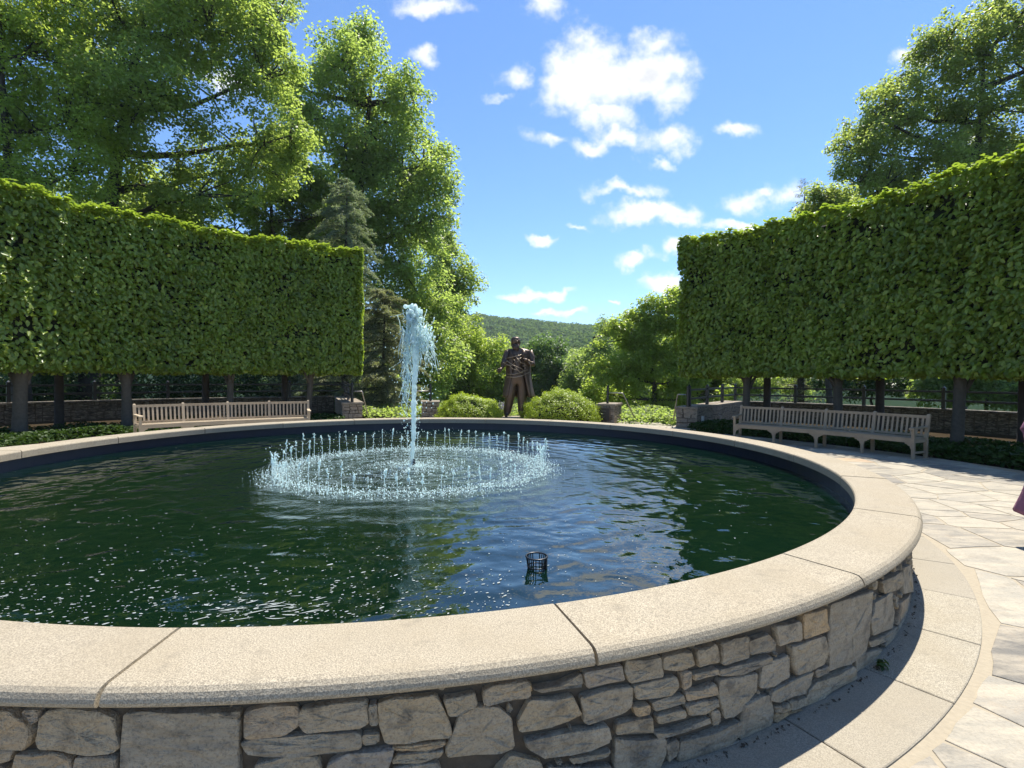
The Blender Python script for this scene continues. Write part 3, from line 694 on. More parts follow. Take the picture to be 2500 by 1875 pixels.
# skimmer basket
bp = atz(1310, 1386, WZ); bk = thing('skimmer_basket', bp, 'black slotted plastic basket standing half submerged in the water', 'basket')
mb = MB(); an = np.linspace(0, 2 * math.pi, 33); mb.tube(bp + np.c_[.074 * np.cos(an), .074 * np.sin(an), np.full(33, .080)], .0062, 8, False); mb.build('rim', M['black_metal'], bk, True)
for k in range(26):
    if 20 <= k <= 21 or k in (6, 7): continue
    a = k * 2 * math.pi / 26; e = np.array([math.cos(a), math.sin(a), 0]); t_ = np.array([-e[1], e[0], 0])
    mb = MB(); mb.tube([bp + e * .071 + [0, 0, .078], bp + e * .060 + [0, 0, .0], bp + e * .052 + [0, 0, -.06]], [.0036, .0032, .003], 4); mb.build('slat', M['black_metal'], bk)
mb = MB(); mb.tube(bp + np.c_[.062 * np.cos(an), .062 * np.sin(an), np.full(33, .012)], .004, 6, False); mb.build('hoop', M['black_metal'], bk, True)
mb = MB(); e = np.array([math.cos(-.25), math.sin(-.25), 0]); mb.box(bp + e * .069 + [0, 0, .04], (e, (-e[1], e[0], 0), (0, 0, 1)), (.004, .016, .042)); mb.build('handle', M['black_metal'], bk)

# ------------------------------------------------------------------ benches
def bench(A, B, Rb, wm, label):
    A = np.array(A[:2]); B = np.array(B[:2]); mid = (A + B) / 2; ch = B - A; L = np.linalg.norm(ch); nn = np.array([ch[1], -ch[0]]) / L
    if nn @ (np.array([CX, CY]) - mid) < 0: nn = -nn
    cen = mid + nn * math.sqrt(Rb**2 - (L / 2)**2)
    a0 = math.atan2(*(A - cen)[::-1]); a1 = math.atan2(*(B - cen)[::-1]); da = (a1 - a0 + math.pi) % (2 * math.pi) - math.pi
    def fr(t): a = a0 + da * t; e = np.array([math.cos(a), math.sin(a), 0]); tt = np.array([-e[1], e[0], 0]) * (1 if da > 0 else -1); return e, tt
    def pt(t, dep, z): e, tt = fr(t); return np.array([cen[0], cen[1], 0]) + e * (Rb - dep) + np.array([0, 0, z])
    root = thing('curved_bench', (*((mid - nn * 0)), 0), label, 'bench', 'curved teak benches beside the basin')
    up = np.array([0, 0, 1.])
    def bar(name, p, q, w, h, ref=up):
        ax = nrm(q - p); s_ = nrm(np.cross(ax, ref)); u_ = np.cross(s_, ax); mb = MB(); mb.box((p + q) / 2, (ax, s_, u_), (np.linalg.norm(q - p) / 2, w / 2, h / 2)); return mb.build(name, wm, root)
    SL = .10                                                 # backward lean of the back
    lean = lambda z: -SL * max(0, z - .42) / .5
    for k in range(5):
        t_ = k / 4; e, tt = fr(t_)
        mb = MB(); w, d = .032, .026
        pr = [(0, 0.0), (.42, 0.0), (.90, 1.0), (.925, 1.05)]
        V = []
        for z, f_ in pr:
            c_ = pt(t_, lean(z), z); sh_ = .55 if z > .91 else 1
            V += [c_ + tt * w * sx * sh_ + e * d * sy * sh_ for sx, sy in ((-1, -1), (1, -1), (1, 1), (-1, 1))]
        F = [(i * 4 + j, i * 4 + (j + 1) % 4, i * 4 + 4 + (j + 1) % 4, i * 4 + 4 + j) for i in range(3) for j in range(4)] + [(3, 2, 1, 0), (12, 13, 14, 15)]
        mb.add(V, F).build('back_post', wm, root)
        top = .62 if k in (0, 4) else .40
        bar('front_leg', pt(t_, .47, 0), pt(t_, .47, top), .055, .055, tt)
        bar('side_rail', pt(t_, .03, .37), pt(t_, .47, .37), .03, .07)
        if k in (0, 4):
            bar('stretcher', pt(t_, .03, .13), pt(t_, .47, .13), .03, .04)
            mb = MB(); prf = [(-.05, .655), (.1, .648), (.28, .640), (.42, .640), (.52, .640), (.555, .628)]
            V = []
            for dep, z in prf:
                ww = .038 if dep < .4 else .046
                V += [pt(t_, dep, z) + tt * ww * sx + up * .016 * sz for sx, sz in ((-1, -1), (1, -1), (1, 1), (-1, 1))]
            n = len(prf); F = [(i * 4 + j, i * 4 + (j + 1) % 4, i * 4 + 4 + (j + 1) % 4, i * 4 + 4 + j) for i in range(n - 1) for j in range(4)] + [(3, 2, 1, 0), tuple(4 * n - 4 + j for j in range(4))]
            mb.add(V, F).build('armrest', wm, root)
        if k < 4:
            t2 = (k + 1) / 4; tm = lambda f_: t_ + (t2 - t_) * f_
            bar('top_rail', pt(t_, lean(.86), .86), pt(t2, lean(.86), .86), .034, .062)
            bar('lower_rail', pt(t_, lean(.47), .47), pt(t2, lean(.47), .47), .03, .045)
            for q in range(1, 11):
                f_ = q / 11; a_ = (pt(t_, lean(.48), .48) * (1 - f_) + pt(t2, lean(.48), .48) * f_); b_ = (pt(t_, lean(.84), .84) * (1 - f_) + pt(t2, lean(.84), .84) * f_)
                bar('back_slat', a_, b_, .014, .042, fr(tm(f_))[0] * -1 if False else fr(tm(f_))[1])
            for q in range(6): bar('seat_slat', pt(t_, .045 + q * .082, .425 - .012 * (1 - abs(q - 2.5) / 2.5)), pt(t2, .045 + q * .082, .425 - .012 * (1 - abs(q - 2.5) / 2.5)), .066, .022)
            bar('front_rail', pt(t_, .485, .375), pt(t2, .485, .375), .026, .075)
            bar('rear_rail', pt(t_, .02, .375), pt(t2, .02, .375), .026, .07)
            for sgn, tb in ((1, t_), (-1, t2)):              # curved brackets under the front rail
                e, tt = fr(tb); mb = MB(); c_ = pt(tb, .485, .34); arc = [(.028, 0), (.15, 0), (.145, -.028), (.10, -.040), (.085, -.062), (.05, -.075), (.045, -.115), (.028, -.13)]
                V = [c_ + tt * sgn * x + up * z + e * y for y in (-.012, .012) for x, z in arc]; n = len(arc)
                mb.add(V, [tuple(range(n)), tuple(range(2 * n - 1, n - 1, -1))] + [(i, (i + 1) % n, n + (i + 1) % n, n + i) for i in range(n)]).build('bracket', wm, root)
    return root
z_ = .92
bench(atz(1400 + 820 * .4973, 850 + 280 * .4973, z_), atz(1400 + 1733 * .4973, 850 + 325 * .4973, z_), 10.0, M['teak_shade'], 'grey brown curved slatted bench in front of the hedge with the dark face')
bench(atz(768 * .4295, 850 + 318 * .4295, z_), atz(1752 * .4295, 850 + 297 * .4295, z_), 10.0, M['teak_sun'], 'honey brown curved slatted bench standing behind the far coping, beside the tall jet')

# ------------------------------------------------------------------ clipped stilt hedges
def hedge(t0, t1, vis0, vis1, trunks, back_trunks, label, seed):
    g = np.random.default_rng(seed); r0, r1, z0, z1 = 12.0, 14.6, 1.72, 6.28
    mid = pol((r0 + r1) / 2, (t0 + t1) / 2); root = thing('stilt_hedge', mid, label, 'hedge', 'clipped stilt hedges')
    # shape unevenness shared by core and leaves
    def uneven(th, z): return .6 * (.06 * np.sin(th * .37 + z * 1.1) + .06 * np.sin(th * .9 - z * 1.7 + 1) + .05 * np.sin(z * 3.1 + th * 1.9) + .05 * np.sin(th * 2.6 + 2 * np.sin(z * 1.3)))
    nth = 60; ths = np.linspace(t0, t1, nth); prof_ = [(r0 + .33, z0 + .24), (r0 + .33, z1 - .34), (r0 + .42, z1 - .26), (r1 - .3, z1 - .26), (r1 - .26, z1 - .4), (r1 - .26, z0 + .24)]
    e_ = .30 / 12 * 57.3 * np.sign(t1 - t0); ths[0] += e_; ths[-1] -= e_
    V = np.array([pol(r, t, z) for t in ths for r, z in prof_]); k = len(prof_)
    F = [(i * k + j, i * k + (j + 1) % k, (i + 1) * k + (j + 1) % k, (i + 1) * k + j) for i in range(nth - 1) for j in range(k)] + [tuple(range(k)), tuple((nth - 1) * k + j for j in range(k))]
    mb = MB(); mb.add(V, F).build('dark_filler', M['hedge_core'], root)
    Ps, Ns, Ls = [], [], []
    def put(n, rr, tt, zz, nr, nt, nzv, dep):
        """n leaves on one face: normal components (radial, tangential, up)"""
        er = np.c_[np.cos(np.radians(tt)), np.sin(np.radians(tt)), np.zeros(n)]; et = np.c_[-er[:, 1], er[:, 0], np.zeros(n)]
        N_ = er * nr + et * nt + np.array([0, 0, 1.]) * nzv
        P_ = np.c_[CX + rr * er[:, 0], CY + rr * er[:, 1], zz] - N_ * (g.random(n)[:, None]**1.3 * dep) + N_ * uneven(tt, zz)[:, None]
        Ps.append(P_); Ns.append(N_)
    lo, hi = min(t0, t1), max(t0, t1); dens_f = 600
    def span(a, b, dens, zlo=z0, zhi=z1):
        n = int(abs(b - a) / 57.3 * r0 * (zhi - zlo) * dens); return n, g.uniform(a, b, n), g.uniform(zlo, zhi, n)
    va, vb = min(vis0, vis1), max(vis0, vis1)
    for a, b, dn in ((va, vb, dens_f), (lo, va, 260), (vb, hi, 260)):
        if b - a < .01: continue
        n, tt, zz = span(a, b, dn)
        edge = np.minimum(np.minimum(zz - z0, z1 - zz), .25) / .25; put(n, r0 + .10 * (1 - edge)**2, tt, zz, -1, 0, 0, .30)
        n = int(abs(b - a) / 57.3 * 13.2 * (r1 - r0) * (420 if dn > 500 else 150)); put(n, g.uniform(r0, r1, n), g.uniform(a, b, n), np.full(n, z1), 0, 0, 1, .16)
        n = int(abs(b - a) / 57.3 * 13.2 * (r1 - r0) * 200); put(n, g.uniform(r0, r1, n), g.uniform(a, b, n), np.full(n, z0 + .02), 0, 0, -1, .22)
        n = int(abs(b - a) / 57.3 * r1 * (z1 - z0) * 110); put(n, np.full(n, r1), g.uniform(a, b, n), g.uniform(z0, z1, n), 1, 0, 0, .2)
    for tE, sg in ((t0, -np.sign(t1 - t0)), (t1, np.sign(t1 - t0))):
        n = int((r1 - r0) * (z1 - z0) * (800 if tE == t0 else 120)); put(n, g.uniform(r0, r1, n), np.full(n, tE), g.uniform(z0, z1, n), 0, sg, 0, .22)
    # shaggy fringe along the top edge
    n = int(abs(vb - va) / 57.3 * r0 * 90); put(n, r0 + g.normal(.05, .12, n), g.uniform(va, vb, n), z1 + np.abs(g.normal(0, .045, n)), 0, 0, 1, .05)
    P = np.concatenate(Ps); Nn = np.concatenate(Ns); q_ = P * 1.0
    patch = np.sin(q_[:, 0] * 2.3 + 1.7 * np.sin(q_[:, 2] * 1.9)) + np.sin(q_[:, 1] * 2.9 + 2.1 * np.sin(q_[:, 2] * 2.7 + 1)) + np.sin(q_[:, 2] * 3.7 + q_[:, 0] * 1.3) + .8 * np.sin(q_[:, 0] * 7.1 + q_[:, 2] * 5.3) * np.sin(q_[:, 1] * 6.1 - q_[:, 2] * 7.7)
    keep = (g.random(len(P)) > np.clip((patch - .75) * .45, 0, .72)) | (Nn[:, 2] > .5); P, Nn = P[keep], Nn[keep]; n = len(P)
    nr_ = nrm(Nn * .9 + np.array([0, 0, .62]) + g.normal(0, .34, P.shape)); tip = Nn * .45 + np.array([0, 0, -1.]) * .8 + g.normal(0, .62, P.shape)
    L_ = g.uniform(.10, .175, n)
    V, F = leaf_mesh(P, nr_, tip, L_, L_ * g.uniform(.54, .68, n), True)
    obj('foliage', mesh_np('foliage', V - mid, F), M['hedge'], root)
    for th_, rr_, w in trunks:
        b_ = pol(rr_, th_, -.05); mb = MB(); lean_ = g.normal(0, .03, 2); zz = np.array([-.05, .25, .7, 1.2, 1.6, 2.1, 2.6])
        P = np.c_[b_[0] + lean_[0] * zz, b_[1] + lean_[1] * zz, zz]; mb.tube(P, np.array([1.3, .98, .88, .86, .9, .8, .65]) * w, 12)
        for q in range(4):                                   # limbs fanning into the hedge
            a = g.uniform(0, 6.28); o_ = P[3] + [0, 0, .1 * q]; mb.tube([o_, o_ + [math.cos(a) * .14, math.sin(a) * .14, .28], o_ + [math.cos(a) * .42, math.sin(a) * .42, .85]], [w * .5, w * .42, w * .3], 7)
        mb.build('trunk', M['bark'], root, True)
    for th_, rr_, w in back_trunks:
        b_ = pol(rr_, th_, -.05); mb = MB(); mb.tube([b_, b_ + [0, 0, .3], b_ + [0, 0, 1.5], b_ + [0, 0, 2.6]], [w * 1.3, w * .9, w * .85, w * .8], 10); mb.build('trunk', M['bark_dark'], root, True)  # darker bark on the back row, its shade put into the colour
    return root
hedge(54.5, -22, 54.5, 8, [(45.1, 12.6, .125), (33.0, 12.6, .13), (20.7, 12.6, .135), (8.5, 12.6, .13), (-4, 12.6, .13)], [(44.5, 14.1, .13), (31.3, 14.1, .13), (18.5, 14.1, .13), (6, 14.1, .13)],
      'clipped rectangular stilt hedge with dark shaded face behind the grey brown bench', 3)
hedge(109.8, 186, 109.8, 160, [(153.2, 12.6, .17), (142.4, 12.6, .14), (129.7, 12.6, .115), (118.4, 12.6, .115), (165, 12.6, .14), (177, 12.6, .14)], [(147.5, 14.1, .13), (131.6, 14.1, .13), (121, 14.1, .13), (159, 14.1, .13)],
      'clipped rectangular stilt hedge with bright sunlit leaves behind the honey brown bench', 4)

# ------------------------------------------------------------------ low stone walls, piers, fences, handrails
gs = np.random.default_rng(77)
def ax_at(th): e = np.array([math.cos(R(th)), math.sin(R(th)), 0]); return e, np.array([-e[1], e[0], 0])
def stone_box(root, c, e, t, hw, hd, z1, faces='ftn', big=.42, mn=.09, cap=True, dep=.03):
    """core + uneven facing stones + cap slabs. e = outward radial, t = tangential; face f = towards basin, n / p = -t / +t side"""
    mb = MB(); mb.box(c + np.array([0, 0, (z1 - .06) / 2]), (t, e, (0, 0, 1)), (hw - .03, hd - .03, (z1 - .06) / 2)); mb.build('core', M['mortar_dark'], root)
    lc = np.array(root.location)
    for f_ in faces:
        if f_ == 'f': n_, s_, w, o_ = -e, t, hw, hd
        elif f_ == 'n': n_, s_, w, o_ = -t, e, hd, hw
        else: n_, s_, w, o_ = t, e, hd, hw
        mp = lambda s, z, o: c + s_ * s + n_ * (o_ - .035 + o) + np.array([0, 0, z]) - lc
        for b in pack(-w, w, .0, z1 - .06, gs, big, mn):
            V, F = stone_piece(jitter(b, gs, .007), mp, dep, int(gs.integers(1e6))); obj('wall_stone', mesh_np('wall_stone', V, F), M['pier_stone'], root)
    if cap:
        n = max(1, round(hd * 2 / .7)); ed = np.linspace(-hd - .02, hd + .02, n + 1)
        for a, b in zip(ed[:-1], ed[1:]):
            mb = MB(); mb.box(c + e * (a + b) / 2 + np.array([0, 0, z1 - .03]), (t, e, (0, 0, 1)), (hw + .025, (b - a) / 2 - .006, .032)); mb.build('cap_stone', M['pier_stone'], root)
# radial walls that end the two seat alcoves
for th_, nm, sgn in ((52.85, 'low rubble stone wall with pale cap beside the grey brown bench, below the dark faced hedge', 1), (111.45, 'low rubble stone wall with pale cap beside the honey brown bench, below the sunlit hedge', -1)):
    e, t = ax_at(th_); c = pol(14.95, th_); root = thing('stone_wall', c, nm, 'stone wall', 'low stone walls round the terrace')
    stone_box(root, c, e, t, .36, 3.05, .70, 'f' + ('n' if sgn > 0 else 'p'), .5, .12)
    c2 = pol(14.95, th_)
for th0, th1, nm in ((-22, 51.6, 'long low curved stone wall under the black fence behind the dark faced hedge'), (112.7, 186, 'long low curved stone wall under the black fence behind the sunlit hedge')):
    mp0 = pol(18.2, (th0 + th1) / 2); root = thing('stone_wall', mp0, nm, 'stone wall', 'low stone walls round the terrace')
    V, F = sweep([(18.02, -.1), (18.02, .64), (18.4, .64), (18.4, -.1)], th0, th1, 60); obj('core', mesh_np('core', V + [CX, CY, 0] - mp0, F), M['mortar_dark'], root)
    mb = MB(); s0_ = R(th0) * 18.0; s1_ = R(th1) * 18.0; s = s0_
    cm = lambda s, z, o: np.array([CX + (18.03 - o) * math.cos(s / 18.0), CY + (18.03 - o) * math.sin(s / 18.0), z])
    while s < s1_:
        w = min(gs.uniform(.8, 1.4), s1_ - s)
        for b in pack(s, s + w, 0, .64, gs, .6, .14): mb.add(*stone_piece(jitter(b, gs, .009), cm, .03, int(gs.integers(1e6))))
        s += w
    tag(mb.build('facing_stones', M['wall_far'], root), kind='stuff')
    ed = np.linspace(th0, th1, 34)
    for a, b in zip(ed[:-1], ed[1:]):
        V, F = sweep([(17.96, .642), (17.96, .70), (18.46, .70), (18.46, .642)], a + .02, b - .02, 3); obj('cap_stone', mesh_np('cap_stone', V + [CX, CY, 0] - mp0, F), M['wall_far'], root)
piers = {}
for th_, hd, nm in ((66.35, .62, 'free standing rubble stone pier carrying a dark plaque'), (98.0, .62, 'free standing rubble stone pier partly hidden behind the tall jet')):
    e, t = ax_at(th_); c = pol(11.9 + hd, th_); root = thing('stone_pier', c, nm, 'stone pier', 'stone piers flanking the statue terrace')
    stone_box(root, c, e, t, .33, hd, .71, 'fnp', .3, .07); piers[th_] = (c, e, t, root)
c, e, t, root = piers[66.35]
pq = thing('plaque', c - e * .65 + np.array([0, 0, .32]), 'dark bronze plaque with lines of raised lettering on the stone pier', 'plaque')
mb = MB(); mb.box(c - e * .655 + t * .06 + np.array([0, 0, .33]), (t, e, (0, 0, 1)), (.235, .018, .235)); plate = mb.build('plate', plain('plaque_bronze', (.022, .020, .020), .4, .3), pq)
for zc_, wl in ((.46, .10), (.36, .055), (.27, .045), (.23, .04)):
    mb = MB(); mb.box(c - e * .675 + t * .06 + np.array([0, 0, zc_]), (t, e, (0, 0, 1)), (wl, .004, .008)); mb.build('lettering', plain('plaque_text', (.16, .15, .14), .4, .4), plate)
for s_ in (-1, 1):
    mb = MB(); mb.box(c - e * .672 + t * (.06 + s_ * .228) + np.array([0, 0, .33]), (t, e, (0, 0, 1)), (.012, .006, .228)); mb.build('frame', M['bronze'], plate)
for s_ in (-1, 1):
    mb = MB(); mb.box(c - e * .672 + t * .06 + np.array([0, 0, .33 + s_ * .228]), (t, e, (0, 0, 1)), (.228, .0062, .012)); mb.build('frame', M['bronze'], plate)

def post(root, p, h, r=.05, finial=True):
    mb = MB(); e, t = ax_at(math.degrees(math.atan2(p[1] - CY, p[0] - CX))); mb.box(p + [0, 0, h / 2], (e, t, (0, 0, 1)), (r, r, h / 2))
    po = mb.build('post', M['black_metal'], root)
    if finial:
        mb = MB(); mb.box(p + [0, 0, h + .012], (e, t, (0, 0, 1)), (r * 1.25, r * 1.25, .012)); V = [p + e * r * .8 * a + t * r * .8 * b + np.array([0, 0, h + .024]) for a, b in ((-1, -1), (1, -1), (1, 1), (-1, 1))] + [p + np.array([0, 0, h + .09])]
        mb.add(V, [(0, 1, 4), (1, 2, 4), (2, 3, 4), (3, 0, 4)]); mb.build('finial', M['black_metal'], po)
    return po
def rail(root, p, q):
    mb = MB(); ax = nrm(np.array(q) - np.array(p)); s_ = nrm(np.cross(ax, [0, 0, 1.])); mb.box((np.array(p) + q) / 2, (ax, s_, np.cross(s_, ax)), (np.linalg.norm(np.array(q) - p) / 2, .022, .034)); mb.build('rail', M['black_metal'], root)
for side_, thr, path, nm in ((1, 52.85, [(r_, 52.85) for r_ in (12.2, 14.2, 16.2)] + [(18.2, 52.85 - 7.3 * k) for k in range(0, 11)], 'black metal post and rail fence running behind the dark faced hedge'),
                             (-1, 111.45, [(r_, 111.45) for r_ in (12.2, 14.2, 16.2)] + [(18.2, 111.45 + 7.3 * k) for k in range(0, 11)], 'black metal post and rail fence running behind the sunlit hedge')):
    root = thing('metal_fence', pol(18.2, path[3][1], .7), nm, 'fence', 'black fences on the terrace walls')
    pv = None
    for r_, th_ in path:
        p = pol(r_, th_, .70); post(root, p, .66)
        if pv is not None:
            for h in (.56, .26): rail(root, pv + [0, 0, h], p + [0, 0, h])
        pv = p
def handrail(name_label, base, e, dirv, z0=.70):
    root = thing('handrail', base, name_label, 'handrail', 'handrails at the garden steps')
    mb = MB(); p = np.array(base); mb.tube([p + [0, 0, 0], p + [0, 0, .68]], .045, 10); mb.build('post', M['black_metal'], root)
    a = p + np.array([0, 0, .40]); b = a + dirv * .55; c_ = b + dirv * .36 + e * .25 + np.array([0, 0, -.85])
    mb = MB(); mb.tube([a, a + dirv * .5, b, b * .85 + c_ * .15, c_], .021, 8); mb.build('rail', M['steel'], root, True)
for th_, sg, nm in ((66.35, -1, 'metal handrail on the pier with the plaque'), (98.0, 1, 'metal handrail on the pier behind the tall jet')):
    c, e, t, _ = piers[th_]; handrail(nm, c - e * .3 + np.array([0, 0, .70]), e, t * sg)
for th_, sg, nm in ((52.85, 1, 'metal handrail at the end of the wall below the dark faced hedge'), (111.45, -1, 'metal handrail at the end of the wall below the sunlit hedge')):
    e, t = ax_at(th_); handrail(nm, pol(12.05, th_, .70), e, t * sg * .62)
# steps leading down from the terrace
for a0, a1, nm in ((55.2, 64.2, 'stone steps going down beside the pier with the plaque'), (100.4, 109.2, 'stone steps going down behind the tall jet')):
    root = thing('steps', pol(12.8, (a0 + a1) / 2), nm, 'steps', 'garden steps')
    for k in range(8):
        V, F = sweep([(11.95 + .34 * k, -.2 - .15 * k), (11.95 + .34 * k, -.004 - .15 * k), (12.31 + .34 * k, -.004 - .15 * k), (12.31 + .34 * k, -.2 - .15 * k)], a0, a1, 6)
        obj('step', mesh_np('step', V + [CX, CY, 0] - np.array(root.location), F), M['granite_ring'], root)
mb = MB(); e, t = ax_at(52.85); c = pol(12.3, 52.85) - t * .42 + np.array([0, 0, .30]); mb.box(c, (t, e, (0, 0, 1)), (.03, .07, .09))  # plain box standing in for a lit wall light
ex = thing('wall_light_box', c - np.array([0, 0, .3]), 'small pale box standing in for a wall light on the low wall beside the grey brown bench', 'box'); mb.build('cover', plain('pale_plastic', (.5, .5, .47), .5), ex)

# ------------------------------------------------------------------ ground cover under the hedges
g = np.random.default_rng(55)
def cover(name, n, r0, r1, a0, a1, zt, label, mt, L=(.06, .12), bump_=1.0):
    rr = np.sqrt(g.uniform(r0**2, r1**2, n)); aa = g.uniform(a0, a1, n)
    x = CX + rr * np.cos(np.radians(aa)); y = CY + rr * np.sin(np.radians(aa))
    mound = (.5 + .5 * np.sin(x * 2.1 + np.sin(y * 1.7)) * np.sin(y * 1.9 + 1)) * zt * .6 + zt * .4
    z = np.maximum(gz_(x, y), -.02) * (rr < 18.6) + gz_(x, y) * (rr >= 18.6) + mound * np.sqrt(g.random(n)) * np.minimum(1, (rr - r0 + .06) / .3)
    P = np.c_[x, y, z]; V, F = leaf_mesh(P, nrm(g.normal(0, .45, P.shape) + [0, 0, 1]), g.normal(0, 1, P.shape), g.uniform(*L, n), g.uniform(L[0] * .8, L[1] * .8, n), True)
    obj(name, mesh_np(name, V, F), mt, label=label, cat='ground cover', kind='stuff')
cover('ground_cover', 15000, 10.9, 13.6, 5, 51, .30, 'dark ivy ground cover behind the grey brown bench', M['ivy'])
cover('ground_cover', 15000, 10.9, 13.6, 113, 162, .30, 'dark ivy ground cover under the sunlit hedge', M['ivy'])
cover('ground_cover', 16000, 18.6, 24, 8, 52, .55, 'bright leafy ground cover in the sun beyond the black fence', M['leaf_mid'], (.09, .18))
cover('ground_cover', 16000, 18.6, 24, 113, 165, .55, 'leafy ground cover beyond the fence behind the sunlit hedge', M['leaf_mid'], (.09, .18))

cover('ground_cover', 20000, 12.3, 22, AXIS - 27, AXIS + 27, .45, 'leafy planting on the slope below the statue terrace', M['leaf_mid'], (.08, .16))
# ------------------------------------------------------------------ statue
SB = pol(11.55, AXIS); k_ = .002457; SZ0 = .19
st = thing('statue', (SB[0], SB[1], 0), 'dark bronze statue of a bald bearded man in a long open coat, holding bare branches', 'statue')
mb = MB(); e, t = ax_at(AXIS); mb.box(SB + [0, 0, SZ0 / 2 - .01], (t, e, (0, 0, 1)), (.62, .55, SZ0 / 2)); mb.build('plinth', M['granite'], st)
def su(u, v, d=0): return np.array([SB[0] + (u - 690) * k_, SB[1] - d, SZ0 + (1460 - v) * k_])       # d: towards the basin
def skinned(name, verts, edges, mtl, parent, sub=2, root=0):
    me = bpy.data.meshes.new(name); me.from_pydata([tuple(np.array(v[0]) - np.array(parent.location)) for v in verts], edges, []); me.materials.append(mtl)
    o = bpy.data.objects.new(name, me); col.objects.link(o); o.parent = parent
    sk = o.modifiers.new('skin', 'SKIN'); sk.use_smooth_shade = True
    for sv, v in zip(me.skin_vertices[0].data, verts): sv.radius = v[1] if isinstance(v[1], tuple) else (v[1], v[1]); sv.use_root = False
    me.skin_vertices[0].data[root].use_root = True
    ss = o.modifiers.new('sub', 'SUBSURF'); ss.levels = sub; ss.render_levels = sub
    return o
vb = [(su(690, 880), (.28, .22)), (su(695, 760), (.27, .20)), (su(705, 620), (.27, .21)), (su(705, 510), (.25, .19)), (su(690, 445), (.11, .10)), (su(678, 405, .03), (.095, .10)),          # 0-5 pelvis..neck
      (su(672, 345, .05), (.17, .19)), (su(668, 290, .03), (.175, .19)), (su(668, 262, .02), (.11, .13)),                                                                        # 6-8 head
      (su(625, 930), (.23, .22)), (su(590, 1130, .06), (.20, .20)), (su(560, 1330), (.17, .17)), (su(547, 1405), (.14, .15)), (su(540, 1440, .10), (.075, .065)), (su(530, 1446, .26), (.06, .045)),  # 9-14
      (su(765, 930), (.23, .22)), (su(772, 1130), (.20, .20)), (su(772, 1330), (.17, .17)), (su(770, 1405), (.14, .15)), (su(770, 1444, .10), (.075, .065)), (su(778, 1448, .26), (.06, .045)),        # 15-20
      (su(580, 490), (.14, .15)), (su(540, 570, .02), (.115, .12)), (su(520, 640, .10), (.10, .105)), (su(490, 690, .25), (.085, .085)), (su(465, 735, .36), (.06, .06)),                             # 21-25
      (su(860, 490), (.14, .15)), (su(905, 580, 0), (.115, .12)), (su(912, 670, .06), (.10, .105)), (su(880, 650, .22), (.085, .085)), (su(845, 620, .30), (.06, .06))]                              # 26-30
eb = [(0, 1), (1, 2), (2, 3), (3, 4), (4, 5), (5, 6), (6, 7), (7, 8), (0, 9), (9, 10), (10, 11), (11, 12), (12, 13), (13, 14), (0, 15), (15, 16), (16, 17), (17, 18), (18, 19), (19, 20), (3, 21), (21, 22), (22, 23), (23, 24), (24, 25), (3, 26), (26, 27), (27, 28), (28, 29), (29, 30)]
skinned('body', vb, eb, M['bronze'], st)
def hand(parent, w, fwd, side, mtl, s=1.0, curl=.5):
    """palm and five fingers, rooted inside the wrist"""
    w = np.array(w, float); fwd = nrm(np.array(fwd, float)); side = nrm(np.array(side, float) - fwd * (np.array(side, float) @ fwd)); dn = np.cross(fwd, side); dn = dn if dn[2] < 0 else -dn
    mb = MB(); V, F = tube([w - fwd * .02 * s, w + fwd * .03 * s, w + fwd * .09 * s], [.03 * s, .042 * s, .04 * s], 8); mb.add(V, F)
    for q, (o_, L_) in enumerate(((-.033, .070), (-.011, .080), (.011, .075), (.032, .058))):
        p0 = w + fwd * .08 * s + side * o_ * s; p1 = p0 + (fwd * .8 + dn * .3) * L_ * .5 * s; p2 = p1 + (fwd * (1 - curl) + dn * curl * 1.4) * L_ * .35 * s; p3 = p2 + (fwd * (.4 - curl) + dn) * L_ * .25 * s
        mb.tube([p0 - fwd * .02 * s, p0, p1, p2, p3], np.array([.011, .011, .010, .009, .006]) * s, 6)
    p0 = w + fwd * .025 * s - side * .036 * s; mb.tube([p0, p0 + (fwd * .6 - side * .8) * .04 * s, p0 + (fwd - side * .4 + dn * .3) * .075 * s], np.array([.014, .012, .008]) * s, 6)
    mb.build('hand', mtl, parent, True)
hand(st, su(462, 740, .38), (-.4, -.6, -.45), (1, -.3, 0), M['bronze'], 1.6)
hand(st, su(842, 616, .31), (-.9, -.3, .1), (.2, -.2, 1), M['bronze'], 1.6)
# coat: open shell hanging from the shoulders
nz_, na_ = 22, 34; V = []
for iz in range(nz_):
    f_ = iz / (nz_ - 1); v = 455 + (1168 - 455) * f_
    cx_ = np.interp(f_, [0, .3, .6, 1], [712, 712, 712, 712]); wx = np.interp(f_, [0, .08, .3, .55, 1], [120, 165, 182, 184, 232]) * k_; wd = np.interp(f_, [0, .1, .4, 1], [.18, .25, .25, .34])
    op = np.interp(f_, [0, .2, .5, 1], [28, 24, 30, 46])
    for ia in range(na_):
        a = R(-90 + op + (360 - 2 * op) * ia / (na_ - 1)); fold = 1 + (.05 * math.sin(a * 9 + 1) + .03 * math.sin(a * 17)) * sst(np.array(f_), .35, 1)
        V.append(su(cx_, v) + np.array([math.cos(a) * wx * fold, math.sin(a) * wd * fold, 0]))
F = [(i * na_ + j, i * na_ + j + 1, (i + 1) * na_ + j + 1, (i + 1) * na_ + j) for i in range(nz_ - 1) for j in range(na_ - 1)]
mb = MB(); mb.add(V, F); co = mb.build('coat', M['bronze'], st, True); sd = co.modifiers.new('thick', 'SOLIDIFY'); sd.thickness = .035; sd.offset = 0
